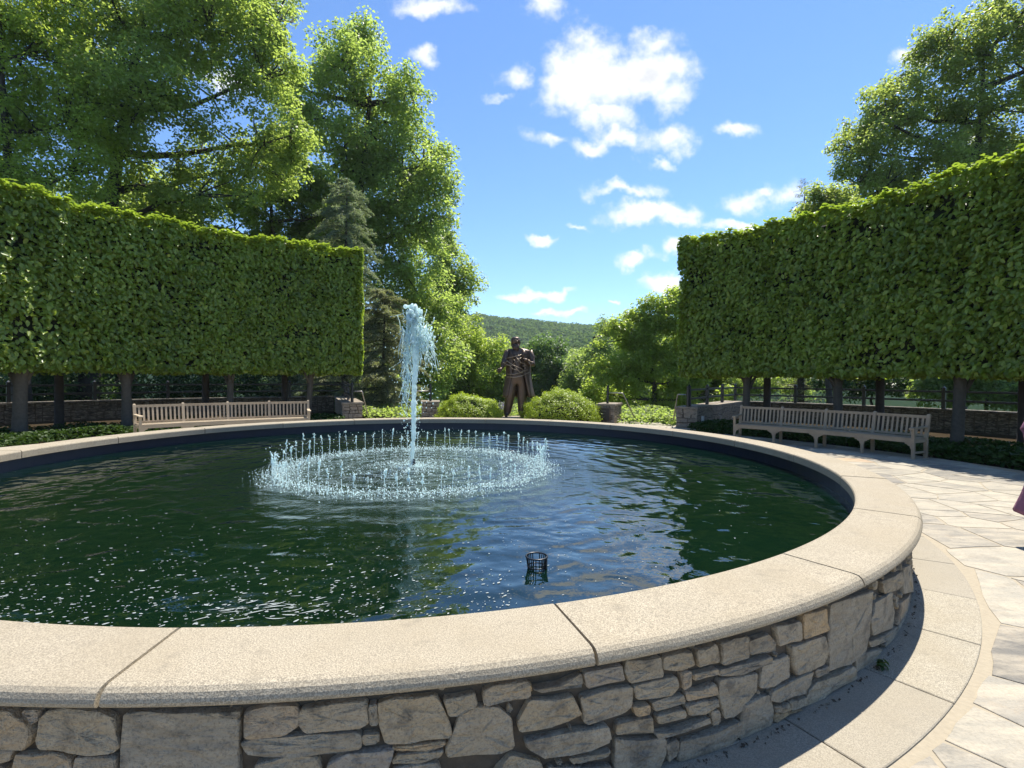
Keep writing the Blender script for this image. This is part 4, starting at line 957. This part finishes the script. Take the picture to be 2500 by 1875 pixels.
for (a, b, w1, w2) in ((su(600, 470, .20), su(640, 600, .27), .05, .05), (su(800, 470, .20), su(770, 590, .27), .06, .03)):       # lapels
    mb = MB(); mb.tube([a, (a + b) / 2 + [0, -.03, 0], b], [w1, w1, w2], 6); mb.build('lapel', M['bronze'], st, True)
for sg, pth in ((-1, [(560, 470, .05), (530, 560, .06), (505, 640, .14), (485, 690, .27)]), (1, [(872, 470, .05), (912, 580, .04), (922, 675, .10), (890, 660, .22)])):
    mb = MB(); P = np.array([su(*q) for q in pth]); mb.tube(P, [.125, .125, .12, .10], 12); mb.build('sleeve', M['bronze'], st, True)
gg = np.random.default_rng(9); mb = MB()
for q in range(34):                                          # beard, moustache and side hair
    a = gg.uniform(-1.1, 1.1); p0 = su(672 + 52 * math.sin(a), 372 + 14 * abs(math.sin(a)), .05 + .15 * math.cos(a)); L_ = gg.uniform(.14, .30) * (1 - .35 * abs(math.sin(a)))
    mb.tube([p0, p0 + [gg.normal(.01, .01), -.03, -L_ * .5], p0 + [(690 - 672) * k_ * .6 + gg.normal(0, .02) - .05 * math.sin(a), -.02, -L_]], [.032, .028, .008], 6)
for q in range(26):
    a = gg.uniform(1.1, 5.2); p0 = su(670, 320, 0) + np.array([.135 * math.sin(a), -.16 * math.cos(a) , gg.uniform(-.06, .04)]); mb.tube([p0, p0 + [.02 * math.sin(a), .02, -.08], p0 + [.03 * math.sin(a), .02, -.15]], [.022, .022, .008], 5)
mb.build('beard_and_hair', M['bronze'], st, True)
mb = MB(); mb.tube([su(690, 318, .20), su(692, 345, .255), su(694, 358, .235)], [.018, .030, .022], 8); mb.add(*lump(su(668, 312, .19), .035, gg, .45)); mb.add(*lump(su(716, 312, .185), .035, gg, .45)); mb.build('brow_and_nose', M['bronze'], st, True)
for s_ in (-1, 1):
    mb = MB(); mb.add(*lump(su(672 + s_ * 58, 330, .02), .035, gg, 1.7)); mb.build('ear', M['bronze'], st, True)
    mb = MB(); mb.add(*lump(su(692 + s_ * 22, 324, .195), .014, gg, .8)); mb.build('eye', M['bronze_light'], st, True)
BR = [[(520, 590, .34), (600, 575, .44), (690, 555, .46), (760, 530, .42)], [(490, 650, .40), (560, 690, .48), (640, 690, .50), (720, 780, .48), (800, 810, .42)], [(540, 620, .40), (590, 660, .48), (660, 700, .5), (760, 740, .46), (800, 770, .42)],
      [(510, 690, .42), (580, 690, .47), (620, 740, .5), (700, 765, .48), (760, 810, .43)], [(530, 820, .38), (640, 825, .47), (760, 795, .46), (850, 755, .36)], [(535, 855, .37), (650, 868, .47), (770, 840, .46), (880, 790, .34)], [(545, 865, .37), (660, 872, .48), (760, 850, .47), (860, 800, .36)],
      [(680, 580, .45), (730, 620, .47), (740, 650, .47), (800, 670, .44), (830, 700, .4)], [(640, 600, .44), (665, 640, .48), (630, 680, .48)], [(700, 640, .47), (720, 600, .46), (750, 580, .44)], [(860, 610, .34), (890, 640, .3), (925, 640, .24)], [(865, 640, .34), (890, 690, .3), (900, 790, .25)], [(770, 700, .45), (800, 700, .43), (825, 690, .4)], [(745, 800, .46), (780, 770, .45), (840, 760, .39)], [(515, 660, .42), (545, 630, .45), (580, 660, .47)]]
for q in BR: mb = MB(); P = np.array([su(*p) for p in q]); mb.tube(P, np.linspace(.014, .009, len(P)), 6); mb.build('branch', M['bronze_light'], st, True)

# ------------------------------------------------------------------ shrubs and flowers round the statue
def shrub(px0, px1, ytop, rC, label, seed):
    g = np.random.default_rng(seed); pa = atR(px0, 1000, rC); pb = atR(px1, 1000, rC); c = (pa + pb) / 2; w = np.linalg.norm((pb - pa)[:2]) / 2; top = atR((px0 + px1) / 2, ytop, rC)[2]
    c[2] = float(gz_(c[0], c[1])); top -= c[2]; root = thing('round_shrub', c, label, 'shrub', 'clipped shrubs flanking the statue'); n = 15000
    d = nrm(g.normal(0, 1, (n, 3))); d[:, 2] = np.abs(d[:, 2]); lumps = 1 + .07 * np.sin(d[:, 0] * 6 + seed) + .06 * np.sin(d[:, 1] * 9 + d[:, 2] * 6) + .045 * np.sin(d[:, 0] * 17 + d[:, 2] * 15 + seed) + g.normal(0, .035, n)
    q = np.abs(d)**1.0; d2 = d / ((np.abs(d)**2.7).sum(1, keepdims=True))**(1 / 2.7)
    P = d2 * np.array([w, w * .8, top]) * (lumps * (1 - .14 * g.random(n)**2 * 1))[:, None] * .97; N_ = nrm(d + g.normal(0, .5, d.shape))
    V, F = leaf_mesh(P, nrm(N_ + [0, 0, .4]), N_ * .5 + g.normal(0, .7, d.shape) + [0, 0, .5], g.uniform(.05, .085, n), g.uniform(.028, .042, n)); obj('foliage', mesh_np('foliage', V, F), M['shrub'], root)
    V, F = lump((0, 0, 0), 1, g); V = V * np.array([w, w * .8, top]) * .86; obj('dark_filler', mesh_np('dark_filler', V[:], F), M['hedge_core'], root)
shrub(1066, 1222, 966, 11.3, 'low rounded yellow green shrub on the side of the statue nearer the tall jet', 3)
shrub(1280, 1462, 956, 11.6, 'taller rounded yellow green shrub between the statue and the pier with the plaque', 8)
shrub(1090, 1190, 985, 13.2, 'small rounded yellow green shrub behind the low one near the tall jet', 12)
g = np.random.default_rng(66); fp = atR(1228, 1005, 12.2); fp[2] = 0
fr_ = thing('flower_clump', fp, 'clump of pale violet flowers behind the statue legs', 'flowers')
n = 900; P = np.c_[g.normal(0, .22, n), g.normal(0, .2, n), np.abs(g.normal(.25, .12, n))]; V, F = leaf_mesh(P, nrm(g.normal(0, 1, P.shape)), g.normal(0, 1, P.shape) + [0, 0, 1.5], .10, .03); obj('leaves', mesh_np('leaves', V, F), M['leaf_mid'], fr_)
n = 500; P = np.c_[g.normal(0, .2, n), g.normal(0, .2, n), g.normal(.5, .08, n)]; V, F = leaf_mesh(P, nrm(g.normal(0, 1, P.shape)), g.normal(0, 1, P.shape) + [0, 0, 1.5], .05, .035); obj('blossoms', mesh_np('blossoms', V, F), M['flower'], fr_)

# ------------------------------------------------------------------ trees
def lobes_tree(name, label, Y, trunk_px, lobes, leafm, n_leaves, leaf, seed, group=None, cat='tree', bark='bark_dark', tr=.28, depth=.85, clump=.62, flat=.95, gap=.62, limbs=True, wide=.62):
    g = np.random.default_rng(seed); s = Y / FP
    bx = atY(trunk_px, 920, Y); b = np.array([bx[0], Y, float(gz_(bx[0], Y)) - .1]); root = thing(name, b, label, cat, group)
    C_ = np.array([atY(px, py, Y) for px, py, rx, ry in lobes]); Rr = np.array([(rx * s, min(rx, (rx + ry) / 2) * s * depth, ry * s) for px, py, rx, ry in lobes])
    C_[:, 1] += g.normal(0, .35, len(C_)) * Rr[:, 1]
    area = Rr[:, 0] * Rr[:, 2]; w = area / area.sum()
    nc = max(12, int(area.sum() * math.pi * gap / (clump * clump) * 2.0)); li = g.choice(len(lobes), nc, p=w)
    d = nrm(g.normal(0, 1, (nc, 3))); rad_ = g.random(nc)**.38
    cc = C_[li] + d * Rr[li] * rad_[:, None]
    cr = clump * g.uniform(.55, 1.35, nc)
    per = g.multinomial(int(n_leaves * 1.08), cr**2 / (cr**2).sum()); ci = np.repeat(np.arange(nc), per); n = len(ci)
    dd = nrm(g.normal(0, 1, (n, 3))); rr = g.random(n)**.5
    P = cc[ci] + dd * (cr[ci] * rr)[:, None] * np.array([1.15, 1.15, flat]); P[:, 2] -= .25 * cr[ci] * (dd[:, 0]**2 + dd[:, 1]**2) * rr**2
    N_ = nrm(dd * .55 + np.array([0, 0, .75]) + g.normal(0, .5, dd.shape)); T_ = dd * [1, 1, .2] + g.normal(0, .6, dd.shape) + [0, 0, -.45]
    L_ = leaf * g.uniform(.65, 1.3, n); V, F = leaf_mesh(P, N_, T_, L_, L_ * wide); obj('crown', mesh_np('crown', V - b, F), leafm, root)
    # trunk and limbs
    mb = MB(); top = C_[:, 2].max(); zt = b[2] + (top - b[2]) * .92; zz = np.linspace(b[2], zt, 12); cxm = np.average(C_[:, 0], weights=w); f_ = np.linspace(0, 1, 12)
    tp = np.c_[b[0] + (cxm - b[0]) * f_**1.5 * .7 + np.cumsum(g.normal(0, .05, 12)), b[1] + np.cumsum(g.normal(0, .05, 12)), zz]; mb.tube(tp, tr * (1.25 - f_ * 1.12) + .02, 9)
    nodes = list(tp[3:])
    if limbs:
        for k in np.argsort(-area):
            c_ = C_[k]; dist = [np.linalg.norm(c_ - q) + 2.2 * max(0, q[2] - c_[2] + .15 * np.linalg.norm((c_ - q)[:2])) for q in tp[2:]]; q = tp[2 + int(np.argmin(dist))]
            L = np.linalg.norm(c_ - q); m_ = (q + c_) / 2 + np.array([g.normal(0, .06), g.normal(0, .06), -.06]) * L; u = np.linspace(0, 1, 7)[:, None]; P_ = (1 - u)**2 * q + 2 * u * (1 - u) * m_ + u * u * (c_ + (c_ - q) * .04) + g.normal(0, .02 * L, (7, 3)) * (u * (1 - u) * 4)
            mb.tube(P_, tr * np.linspace(.45, .10, 7), 6); nodes += list(P_[1:])
    nd_ = np.array(nodes)
    for k in range(0, nc, 1 if nc < 260 else 2):
        q = nd_[np.argmin(((nd_ - cc[k])**2).sum(1))]; L = np.linalg.norm(cc[k] - q)
        if L < .2: continue
        m_ = (q + cc[k]) / 2 + g.normal(0, .08 * L, 3); mb.tube([q, m_, cc[k]], [tr * .13 + .006, tr * .09 + .005, .006], 4, False)
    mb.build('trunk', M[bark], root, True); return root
GL = 'tall trees behind the sunlit hedge'
lobes_tree('maple_tree', 'lime green leafy maple at the far left edge behind the hedge', 23, 60, [(40, 120, 150, 140), (130, 290, 130, 120), (30, 400, 120, 110), (190, 440, 110, 70), (-90, 250, 150, 230), (60, -20, 150, 110), (-60, 560, 160, 120)], M['leaf_lime'], 46000, .165, 1, GL)
lobes_tree('oak_tree', 'broad oak with dark limbs reaching over the middle of the sunlit hedge', 27, 215, [(330, 130, 160, 130), (520, 80, 190, 110), (640, 205, 95, 95), (430, 290, 150, 120), (570, 370, 150, 95), (350, 440, 130, 90), (240, 10, 150, 90), (480, -90, 250, 110), (690, 330, 80, 60), (260, 270, 120, 100), (650, 40, 55, 60), (480, 480, 140, 60)], M['leaf_oak'], 78000, .19, 2, GL, tr=.42)
lobes_tree('tulip_tree', 'tall pointed tulip tree rising highest beside the open sky', 38, 835, [(880, 82, 40, 55), (865, 185, 85, 75), (930, 290, 120, 110), (1030, 410, 90, 100), (830, 370, 130, 110), (930, 480, 140, 110), (1050, 540, 70, 70), (970, 640, 130, 110), (860, 600, 110, 100), (1030, 740, 100, 90), (960, 840, 120, 90), (1050, 860, 90, 80), (1000, 940, 110, 70), (745, 270, 95, 90), (735, 215, 45, 40), (815, 170, 40, 45), (1090, 470, 35, 50), (1000, 230, 50, 60)], M['leaf_tulip'], 98000, .24, 3, GL, tr=.5, clump=.85)
lobes_tree('beech_tree', 'dark green rounded tree peeping out right of the tall tulip tree', 56, 1085, [(1090, 640, 66, 70), (1130, 675, 40, 48), (1095, 730, 62, 70), (1060, 580, 50, 50), (1080, 810, 70, 70)], M['leaf_oak'], 26000, .30, 4, GL, clump=1.0)
lobes_tree('young_maple', 'soft bright green tree left of the statue on the slope below', 48, 1150, [(1120, 820, 70, 70), (1180, 870, 65, 70), (1225, 930, 55, 60), (1140, 940, 80, 60), (1090, 900, 80, 80), (1195, 985, 60, 40), (1090, 980, 70, 40)], M['leaf_lime'], 34000, .26, 5, clump=.85)
lobes_tree('ash_tree', 'airy tree with sky showing through between the oak and the tulip tree', 33, 690, [(620, 470, 130, 70), (740, 470, 80, 90), (450, 530, 140, 55), (700, 390, 75, 70), (560, 560, 140, 50), (720, 580, 110, 60), (800, 520, 60, 60)], M['leaf_oak'], 40000, .21, 6, GL, gap=.42)
lobes_tree('woodland_tree', 'tree seen low behind the oak trunk', 36, 330, [(120, 500, 160, 70), (330, 540, 160, 70), (10, 560, 160, 80), (230, 600, 200, 80)], M['leaf_mid'], 30000, .22, 7, GL, gap=.45)
lobes_tree('field_maple', 'light green tree standing against the edge of the dark faced hedge', 32, 1602, [(1605, 790, 75, 55), (1640, 745, 60, 40), (1530, 830, 70, 45), (1590, 870, 95, 55), (1500, 900, 70, 45), (1640, 930, 70, 50), (1560, 770, 40, 30), (1690, 850, 60, 80), (1540, 960, 80, 35), (1470, 960, 45, 40), (1610, 1000, 70, 25), (1720, 960, 60, 50)], M['leaf_lime'], 46000, .18, 8, clump=.55, gap=.55, tr=.2)
lobes_tree('dark_round_tree', 'dense deep green round tree just right of the statue head', 62, 1340, [(1340, 875, 62, 60), (1305, 862, 42, 42), (1375, 915, 42, 50), (1325, 930, 60, 45), (1350, 970, 60, 40)], M['leaf_mid_dark'], 20000, .30, 9, clump=1.0)
lobes_tree('pale_valley_tree', 'pale green tree right of the dark round tree', 50, 1435, [(1430, 920, 50, 48), (1470, 870, 45, 42), (1405, 965, 48, 36), (1455, 985, 50, 30), (1500, 800, 40, 35)], M['leaf_mid'], 18000, .25, 10, clump=.8)
lobes_tree('cherry_tree', 'large broad tree towering over the dark faced hedge', 30, 2335, [(2340, 120, 110, 90), (2230, 250, 105, 90), (2125, 350, 85, 80), (2115, 440, 75, 55), (2420, 240, 130, 110), (2300, 390, 150, 80), (2450, 410, 120, 90), (2480, 50, 110, 80), (2200, 450, 90, 50), (2570, 150, 150, 180), (2560, 400, 120, 120), (2270, 90, 40, 50), (2170, 290, 60, 60)], M['leaf_right'], 76000, .19, 11, tr=.36, clump=.6)
lobes_tree('small_cherry', 'small round tree top just above the dark faced hedge, left of the large tree', 27, 2025, [(2020, 480, 45, 38), (1990, 520, 50, 36), (2060, 520, 60, 40)], M['leaf_right'], 8000, .16, 12, clump=.45, tr=.12)
UN = 'understorey bushes beyond the fences'  # those behind the sunlit hedge enlarged and darkened to block sky light
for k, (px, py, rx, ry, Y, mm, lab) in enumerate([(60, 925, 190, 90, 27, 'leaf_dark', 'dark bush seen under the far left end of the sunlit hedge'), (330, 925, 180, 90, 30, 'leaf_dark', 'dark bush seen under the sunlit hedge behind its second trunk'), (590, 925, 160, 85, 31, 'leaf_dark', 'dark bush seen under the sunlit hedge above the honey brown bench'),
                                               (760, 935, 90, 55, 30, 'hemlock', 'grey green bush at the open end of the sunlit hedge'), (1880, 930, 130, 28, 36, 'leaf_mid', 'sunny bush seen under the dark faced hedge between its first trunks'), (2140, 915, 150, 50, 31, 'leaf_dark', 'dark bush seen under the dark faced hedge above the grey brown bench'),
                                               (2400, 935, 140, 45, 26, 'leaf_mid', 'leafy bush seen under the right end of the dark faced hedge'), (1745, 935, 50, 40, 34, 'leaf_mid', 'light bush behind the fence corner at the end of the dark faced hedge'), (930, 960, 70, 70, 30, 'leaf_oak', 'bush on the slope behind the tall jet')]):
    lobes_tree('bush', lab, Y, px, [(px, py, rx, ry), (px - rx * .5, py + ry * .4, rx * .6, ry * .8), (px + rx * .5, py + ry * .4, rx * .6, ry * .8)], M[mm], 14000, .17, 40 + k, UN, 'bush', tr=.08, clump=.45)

def conifer(label, px, Y, ytop, w_px, leafm, n, seed, droop=.25, group=None, name='cedar_tree', z_lo=.04):
    g = np.random.default_rng(seed); bx = atY(px, 920, Y); b = np.array([bx[0], Y, float(gz_(bx[0], Y)) - .1]); top = atY(px, ytop, Y)[2]; H = top - b[2]; Rm = w_px / 2 * Y / FP
    root = thing(name, b, label, 'conifer', group); mb = MB(); mb.tube([b, b + [0, 0, H * .5], b + [.1, 0, H]], [.05 + H * .012, .03 + H * .007, .01], 8); Ps, Ts = [], []
    nb = int(17 * H)
    for k in range(nb):
        f_ = z_lo + (1 - z_lo) * (k + g.random()) / nb; L = Rm * (1 - f_)**.42 * g.uniform(.6, 1.12) + .15; a = g.uniform(0, 6.28); e = np.array([math.cos(a), math.sin(a), 0]); q = b + [0, 0, H * f_]; droop_ = droop * g.uniform(.3, 1.5)
        u = np.linspace(0, 1, 6)[:, None]; P = q + e * L * u + np.array([0, 0, 1.]) * L * (.18 * u - droop_ * 1.6 * u * u); mb.tube(P, np.linspace(.03, .006, 6) * (1.4 - f_), 4, False)
        m_ = int(n / nb * (.4 + L / Rm)); t_ = g.random(m_)**.7; pp_ = q + e * L * t_[:, None] + np.array([0, 0, 1.]) * (L * (.18 * t_ - droop_ * 1.6 * t_ * t_))[:, None]
        sd_ = np.array([-e[1], e[0], 0]); pp_ += sd_ * (g.normal(0, .16, m_) * L * (1.05 - t_) * 1.0 + g.normal(0, .05, m_))[:, None] + np.c_[np.zeros((m_, 2)), g.normal(-.05, .05, m_)]; Ps.append(pp_); Ts.append(e + g.normal(0, .8, (m_, 3)))
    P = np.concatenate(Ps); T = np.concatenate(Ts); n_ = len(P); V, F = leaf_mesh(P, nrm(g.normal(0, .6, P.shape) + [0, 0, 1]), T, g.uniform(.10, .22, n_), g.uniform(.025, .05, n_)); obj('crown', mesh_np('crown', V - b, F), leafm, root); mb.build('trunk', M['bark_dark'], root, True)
conifer('blue grey cedar standing behind the open end of the sunlit hedge', 842, 27, 435, 300, M['cedar'], 60000, 3, .34, 'conifers beside the steps')
conifer('low grey brown weeping conifer behind the tall jet', 935, 25, 705, 300, M['hemlock'], 60000, 4, .30, 'conifers beside the steps')
conifer('sparse conifer tip poking above the dark faced hedge', 1955, 34, 436, 110, M['hemlock'], 2600, 5, .05, None, 'spruce_tree')

# woodland in the valley: copies of two trees, each its own thing
protos = []
for k, (mm, nm) in enumerate((('leaf_mid', 'a'), ('leaf_oak', 'b'))):
    Y = 100; cz = 3
    protos.append(lobes_tree('valley_tree', 'x', Y, 1250, [(1250, 880, 45, 40), (1215, 915, 42, 42), (1285, 920, 44, 42), (1250, 950, 60, 45), (1235, 985, 60, 40), (1275, 990, 55, 40)], M[mm], 13000, .5, 60 + k, 'woodland trees in the valley', clump=1.3, tr=.3))
spots = [(1105, 78, .8), (1160, 95, .9), (1215, 105, .85), (1262, 120, 1.0), (1290, 85, .62), (1420, 110, .95), (1470, 130, 1.1), (1395, 150, 1.1), (1520, 90, .95), (1560, 140, 1.2), (1330, 160, 1.05), (1450, 75, .55), (1620, 75, .9), (1500, 170, 1.2), (1250, 190, 1.1), (1180, 150, 1.0), (1560, 62, .6), (1360, 200, 1.1), (1040, 70, .8), (1700, 80, 1)]
words = ['farthest left', 'second from the left', 'third from the left', 'fourth from the left']
order = sorted(range(len(spots)), key=lambda i: spots[i][0])
ordn = ['first', 'second', 'third', 'fourth', 'fifth', 'sixth', 'seventh', 'eighth', 'ninth', 'tenth', 'eleventh', 'twelfth', 'thirteenth', 'fourteenth', 'fifteenth', 'sixteenth', 'seventeenth', 'eighteenth', 'nineteenth', 'twentieth']
for k, (px, Y, sc_) in enumerate(spots):
    o = protos[k] if k < 2 else copy_tree(protos[k % 2]); p = atY(px, 920, Y); o.location = (p[0], Y, float(gz_(p[0], Y)) - .3); o.scale = (sc_, sc_, sc_ * random.uniform(.9, 1.1)); o.rotation_euler = (0, 0, random.uniform(0, 6.28))
    o['label'] = f'woodland tree in the valley below the hill, {ordn[order.index(k)]} from the left of its row'

# forest on the hill: one mass
g = np.random.default_rng(91); n = 4200; ratio = g.uniform(-.55, .62, n); ratio[: n * 2 // 3] = g.uniform(-.22, .34, n * 2 // 3); rr = np.sqrt(g.uniform(230**2, 720**2, n)); y = rr / np.sqrt(1 + ratio**2); x = ratio * y; z = gz_(x, y)
q = 52; S = g.uniform(3.6, 6.4, n); dd = nrm(g.normal(0, 1, (n, q, 3))); dd[..., 2] = np.abs(dd[..., 2]) * 1.0 - .15; P = (np.stack([x, y, z + S * .7], 1)[:, None] + dd * S[:, None, None] * g.uniform(.75, 1.1, (n, q, 1)) * np.array([1, 1, 1.15])).reshape(-1, 3)
N_ = nrm(dd.reshape(-1, 3) + g.normal(0, .35, P.shape)); V, F = leaf_mesh(P, N_, g.normal(0, 1, P.shape), g.uniform(1.5, 2.9, len(P)), g.uniform(1.2, 2.2, len(P)))
# one island per crown keeps its own tint through the position noise
obj('hillside_forest', mesh_np('hillside_forest', V, F), M['hill_leaf'], label='wooded hillside closing the view behind the valley', cat='forest', kind='stuff')

# ------------------------------------------------------------------ visitor at the edge of the picture
PB = np.array([5.39, 5.0, 0.0]); pe = thing('person', PB, 'person in a mauve dress standing on the paving at the right edge', 'person')
M['mauve'] = plain('mauve_cloth', (.24, .10, .15), .85, 0, 18, .25, .3); M['skin'] = plain('skin', (.50, .30, .21), .55); M['hair'] = plain('hair', (.05, .03, .02), .6); M['shoe'] = plain('shoe', (.03, .025, .02), .5)
pv = lambda x, y, z: PB + np.array([x, y, z])
vb = [(pv(0, 0, .95), (.15, .11)), (pv(0, 0, 1.1), (.12, .10)), (pv(0, 0, 1.28), (.15, .11)), (pv(0, 0, 1.38), (.12, .09)), (pv(0, -.01, 1.45), (.055, .055)), (pv(0, -.03, 1.53), (.07, .08)), (pv(0, -.02, 1.62), (.075, .09)), (pv(0, -.01, 1.67), (.05, .06)),
      (pv(-.09, 0, .86), (.09, .09)), (pv(-.10, -.02, .48), (.06, .06)), (pv(-.10, .02, .10), (.04, .04)), (pv(-.10, -.02, .045), (.035, .03)), (pv(-.11, -.14, .03), (.035, .025)),
      (pv(.09, 0, .86), (.09, .09)), (pv(.10, .03, .48), (.06, .06)), (pv(.10, .06, .10), (.04, .04)), (pv(.10, .03, .045), (.035, .03)), (pv(.11, -.09, .03), (.035, .025)),
      (pv(-.18, 0, 1.36), (.06, .06)), (pv(-.30, .02, 1.14), (.048, .048)), (pv(-.20, -.16, 1.06), (.038, .038)), (pv(-.12, -.26, 1.10), (.028, .028)),
      (pv(.18, 0, 1.36), (.06, .06)), (pv(.30, .02, 1.14), (.048, .048)), (pv(.20, -.16, 1.06), (.038, .038)), (pv(.12, -.26, 1.10), (.028, .028))]
eb = [(0, 1), (1, 2), (2, 3), (3, 4), (4, 5), (5, 6), (6, 7), (0, 8), (8, 9), (9, 10), (10, 11), (11, 12), (0, 13), (13, 14), (14, 15), (15, 16), (16, 17), (3, 18), (18, 19), (19, 20), (20, 21), (3, 22), (22, 23), (23, 24), (24, 25)]
skinned('body', vb, eb, M['skin'], pe)
hand(pe, pv(-.12, -.26, 1.10), (.6, -.7, .1), (0, 0, 1), M['skin'], .95); hand(pe, pv(.12, -.26, 1.10), (-.6, -.7, .1), (0, 0, 1), M['skin'], .95)
nz_, na_ = 26, 40; V = []
for iz in range(nz_):
    f_ = iz / (nz_ - 1); z = 1.42 - 1.10 * f_; w = np.interp(z, [.32, .55, .8, .97, 1.12, 1.3, 1.4, 1.42], [.335, .285, .24, .205, .165, .20, .17, .11]); d_ = w * np.interp(z, [.3, 1, 1.4], [.85, .75, .62])
    for ia in range(na_):
        a = ia * 2 * math.pi / na_; fo = 1 + .12 * math.sin(a * 7 + f_ * 2) * sst(np.array(f_), .35, 1) + .03 * math.sin(a * 13) * sst(np.array(f_), .5, 1); V.append(pv(math.cos(a) * w * fo, math.sin(a) * d_ * fo, z + .03 * math.sin(a * 3 + 1) * f_**4))
F = [(i * na_ + j, i * na_ + (j + 1) % na_, (i + 1) * na_ + (j + 1) % na_, (i + 1) * na_ + j) for i in range(nz_ - 1) for j in range(na_)]
mb = MB(); mb.add(V, F); dr = mb.build('dress', M['mauve'], pe, True); sd = dr.modifiers.new('thick', 'SOLIDIFY'); sd.thickness = .006
for sg in (-1, 1):
    mb = MB(); mb.tube([pv(sg * .13, 0, 1.39), pv(sg * .20, 0, 1.36), pv(sg * .31, .02, 1.15), pv(sg * .33, .0, 1.09), pv(sg * .24, -.12, 1.07)], [.075, .088, .078, .080, .062], 12); mb.build('sleeve', M['mauve'], pe, True)
mb = MB(); V, F = lump(pv(0, .015, 1.62), .105, np.random.default_rng(2), 1.05); mb.add(V, F); mb.tube([pv(0, .08, 1.6), pv(0, .10, 1.48), pv(0, .09, 1.36)], [.08, .085, .04], 10); mb.build('hair', M['hair'], pe, True)
for s_ in (-1, 1):
    mb = MB(); mb.add(*lump(pv(s_ * .03, -.105, 1.585), .010, np.random.default_rng(3), .7)); mb.build('eye', M['hair'], pe, True)
    mb = MB(); mb.tube([pv(s_ * .105, .06 - .03 * (s_ < 0), .035), pv(s_ * .11, -.02, .04), pv(s_ * .115, -.13 + .03 * s_, .03)], [.045, .045, .03], 8); mb.build('shoe', M['shoe'], pe, True)
mb = MB(); mb.tube([pv(0, -.10, 1.58), pv(0, -.135, 1.555), pv(0, -.12, 1.545)], [.010, .016, .012], 6); mb.build('nose', M['skin'], pe, True)
mb = MB(); mb.tube([pv(-.025, -.105, 1.515), pv(0, -.115, 1.512), pv(.025, -.105, 1.515)], [.004, .008, .004], 6); mb.build('mouth', plain('lips', (.35, .12, .11), .5), pe, True)

# ------------------------------------------------------------------ air
mb = MB(); mb.box((0, 300, 45), ((1, 0, 0), (0, 1, 0), (0, 0, 1)), (3000, 3000, 68))
m, N = mat('haze_air'); pv_ = N.n('ShaderNodeVolumePrincipled', ins={'Color': (.80, .88, 1.0), 'Density': .00017, 'Anisotropy': .2}); N.n('ShaderNodeOutputMaterial', ins={'Volume': pv_.outputs[0]})
mb.build('haze', m, kind='stuff', label='thin blue summer haze filling the air over the valley', cat='haze')
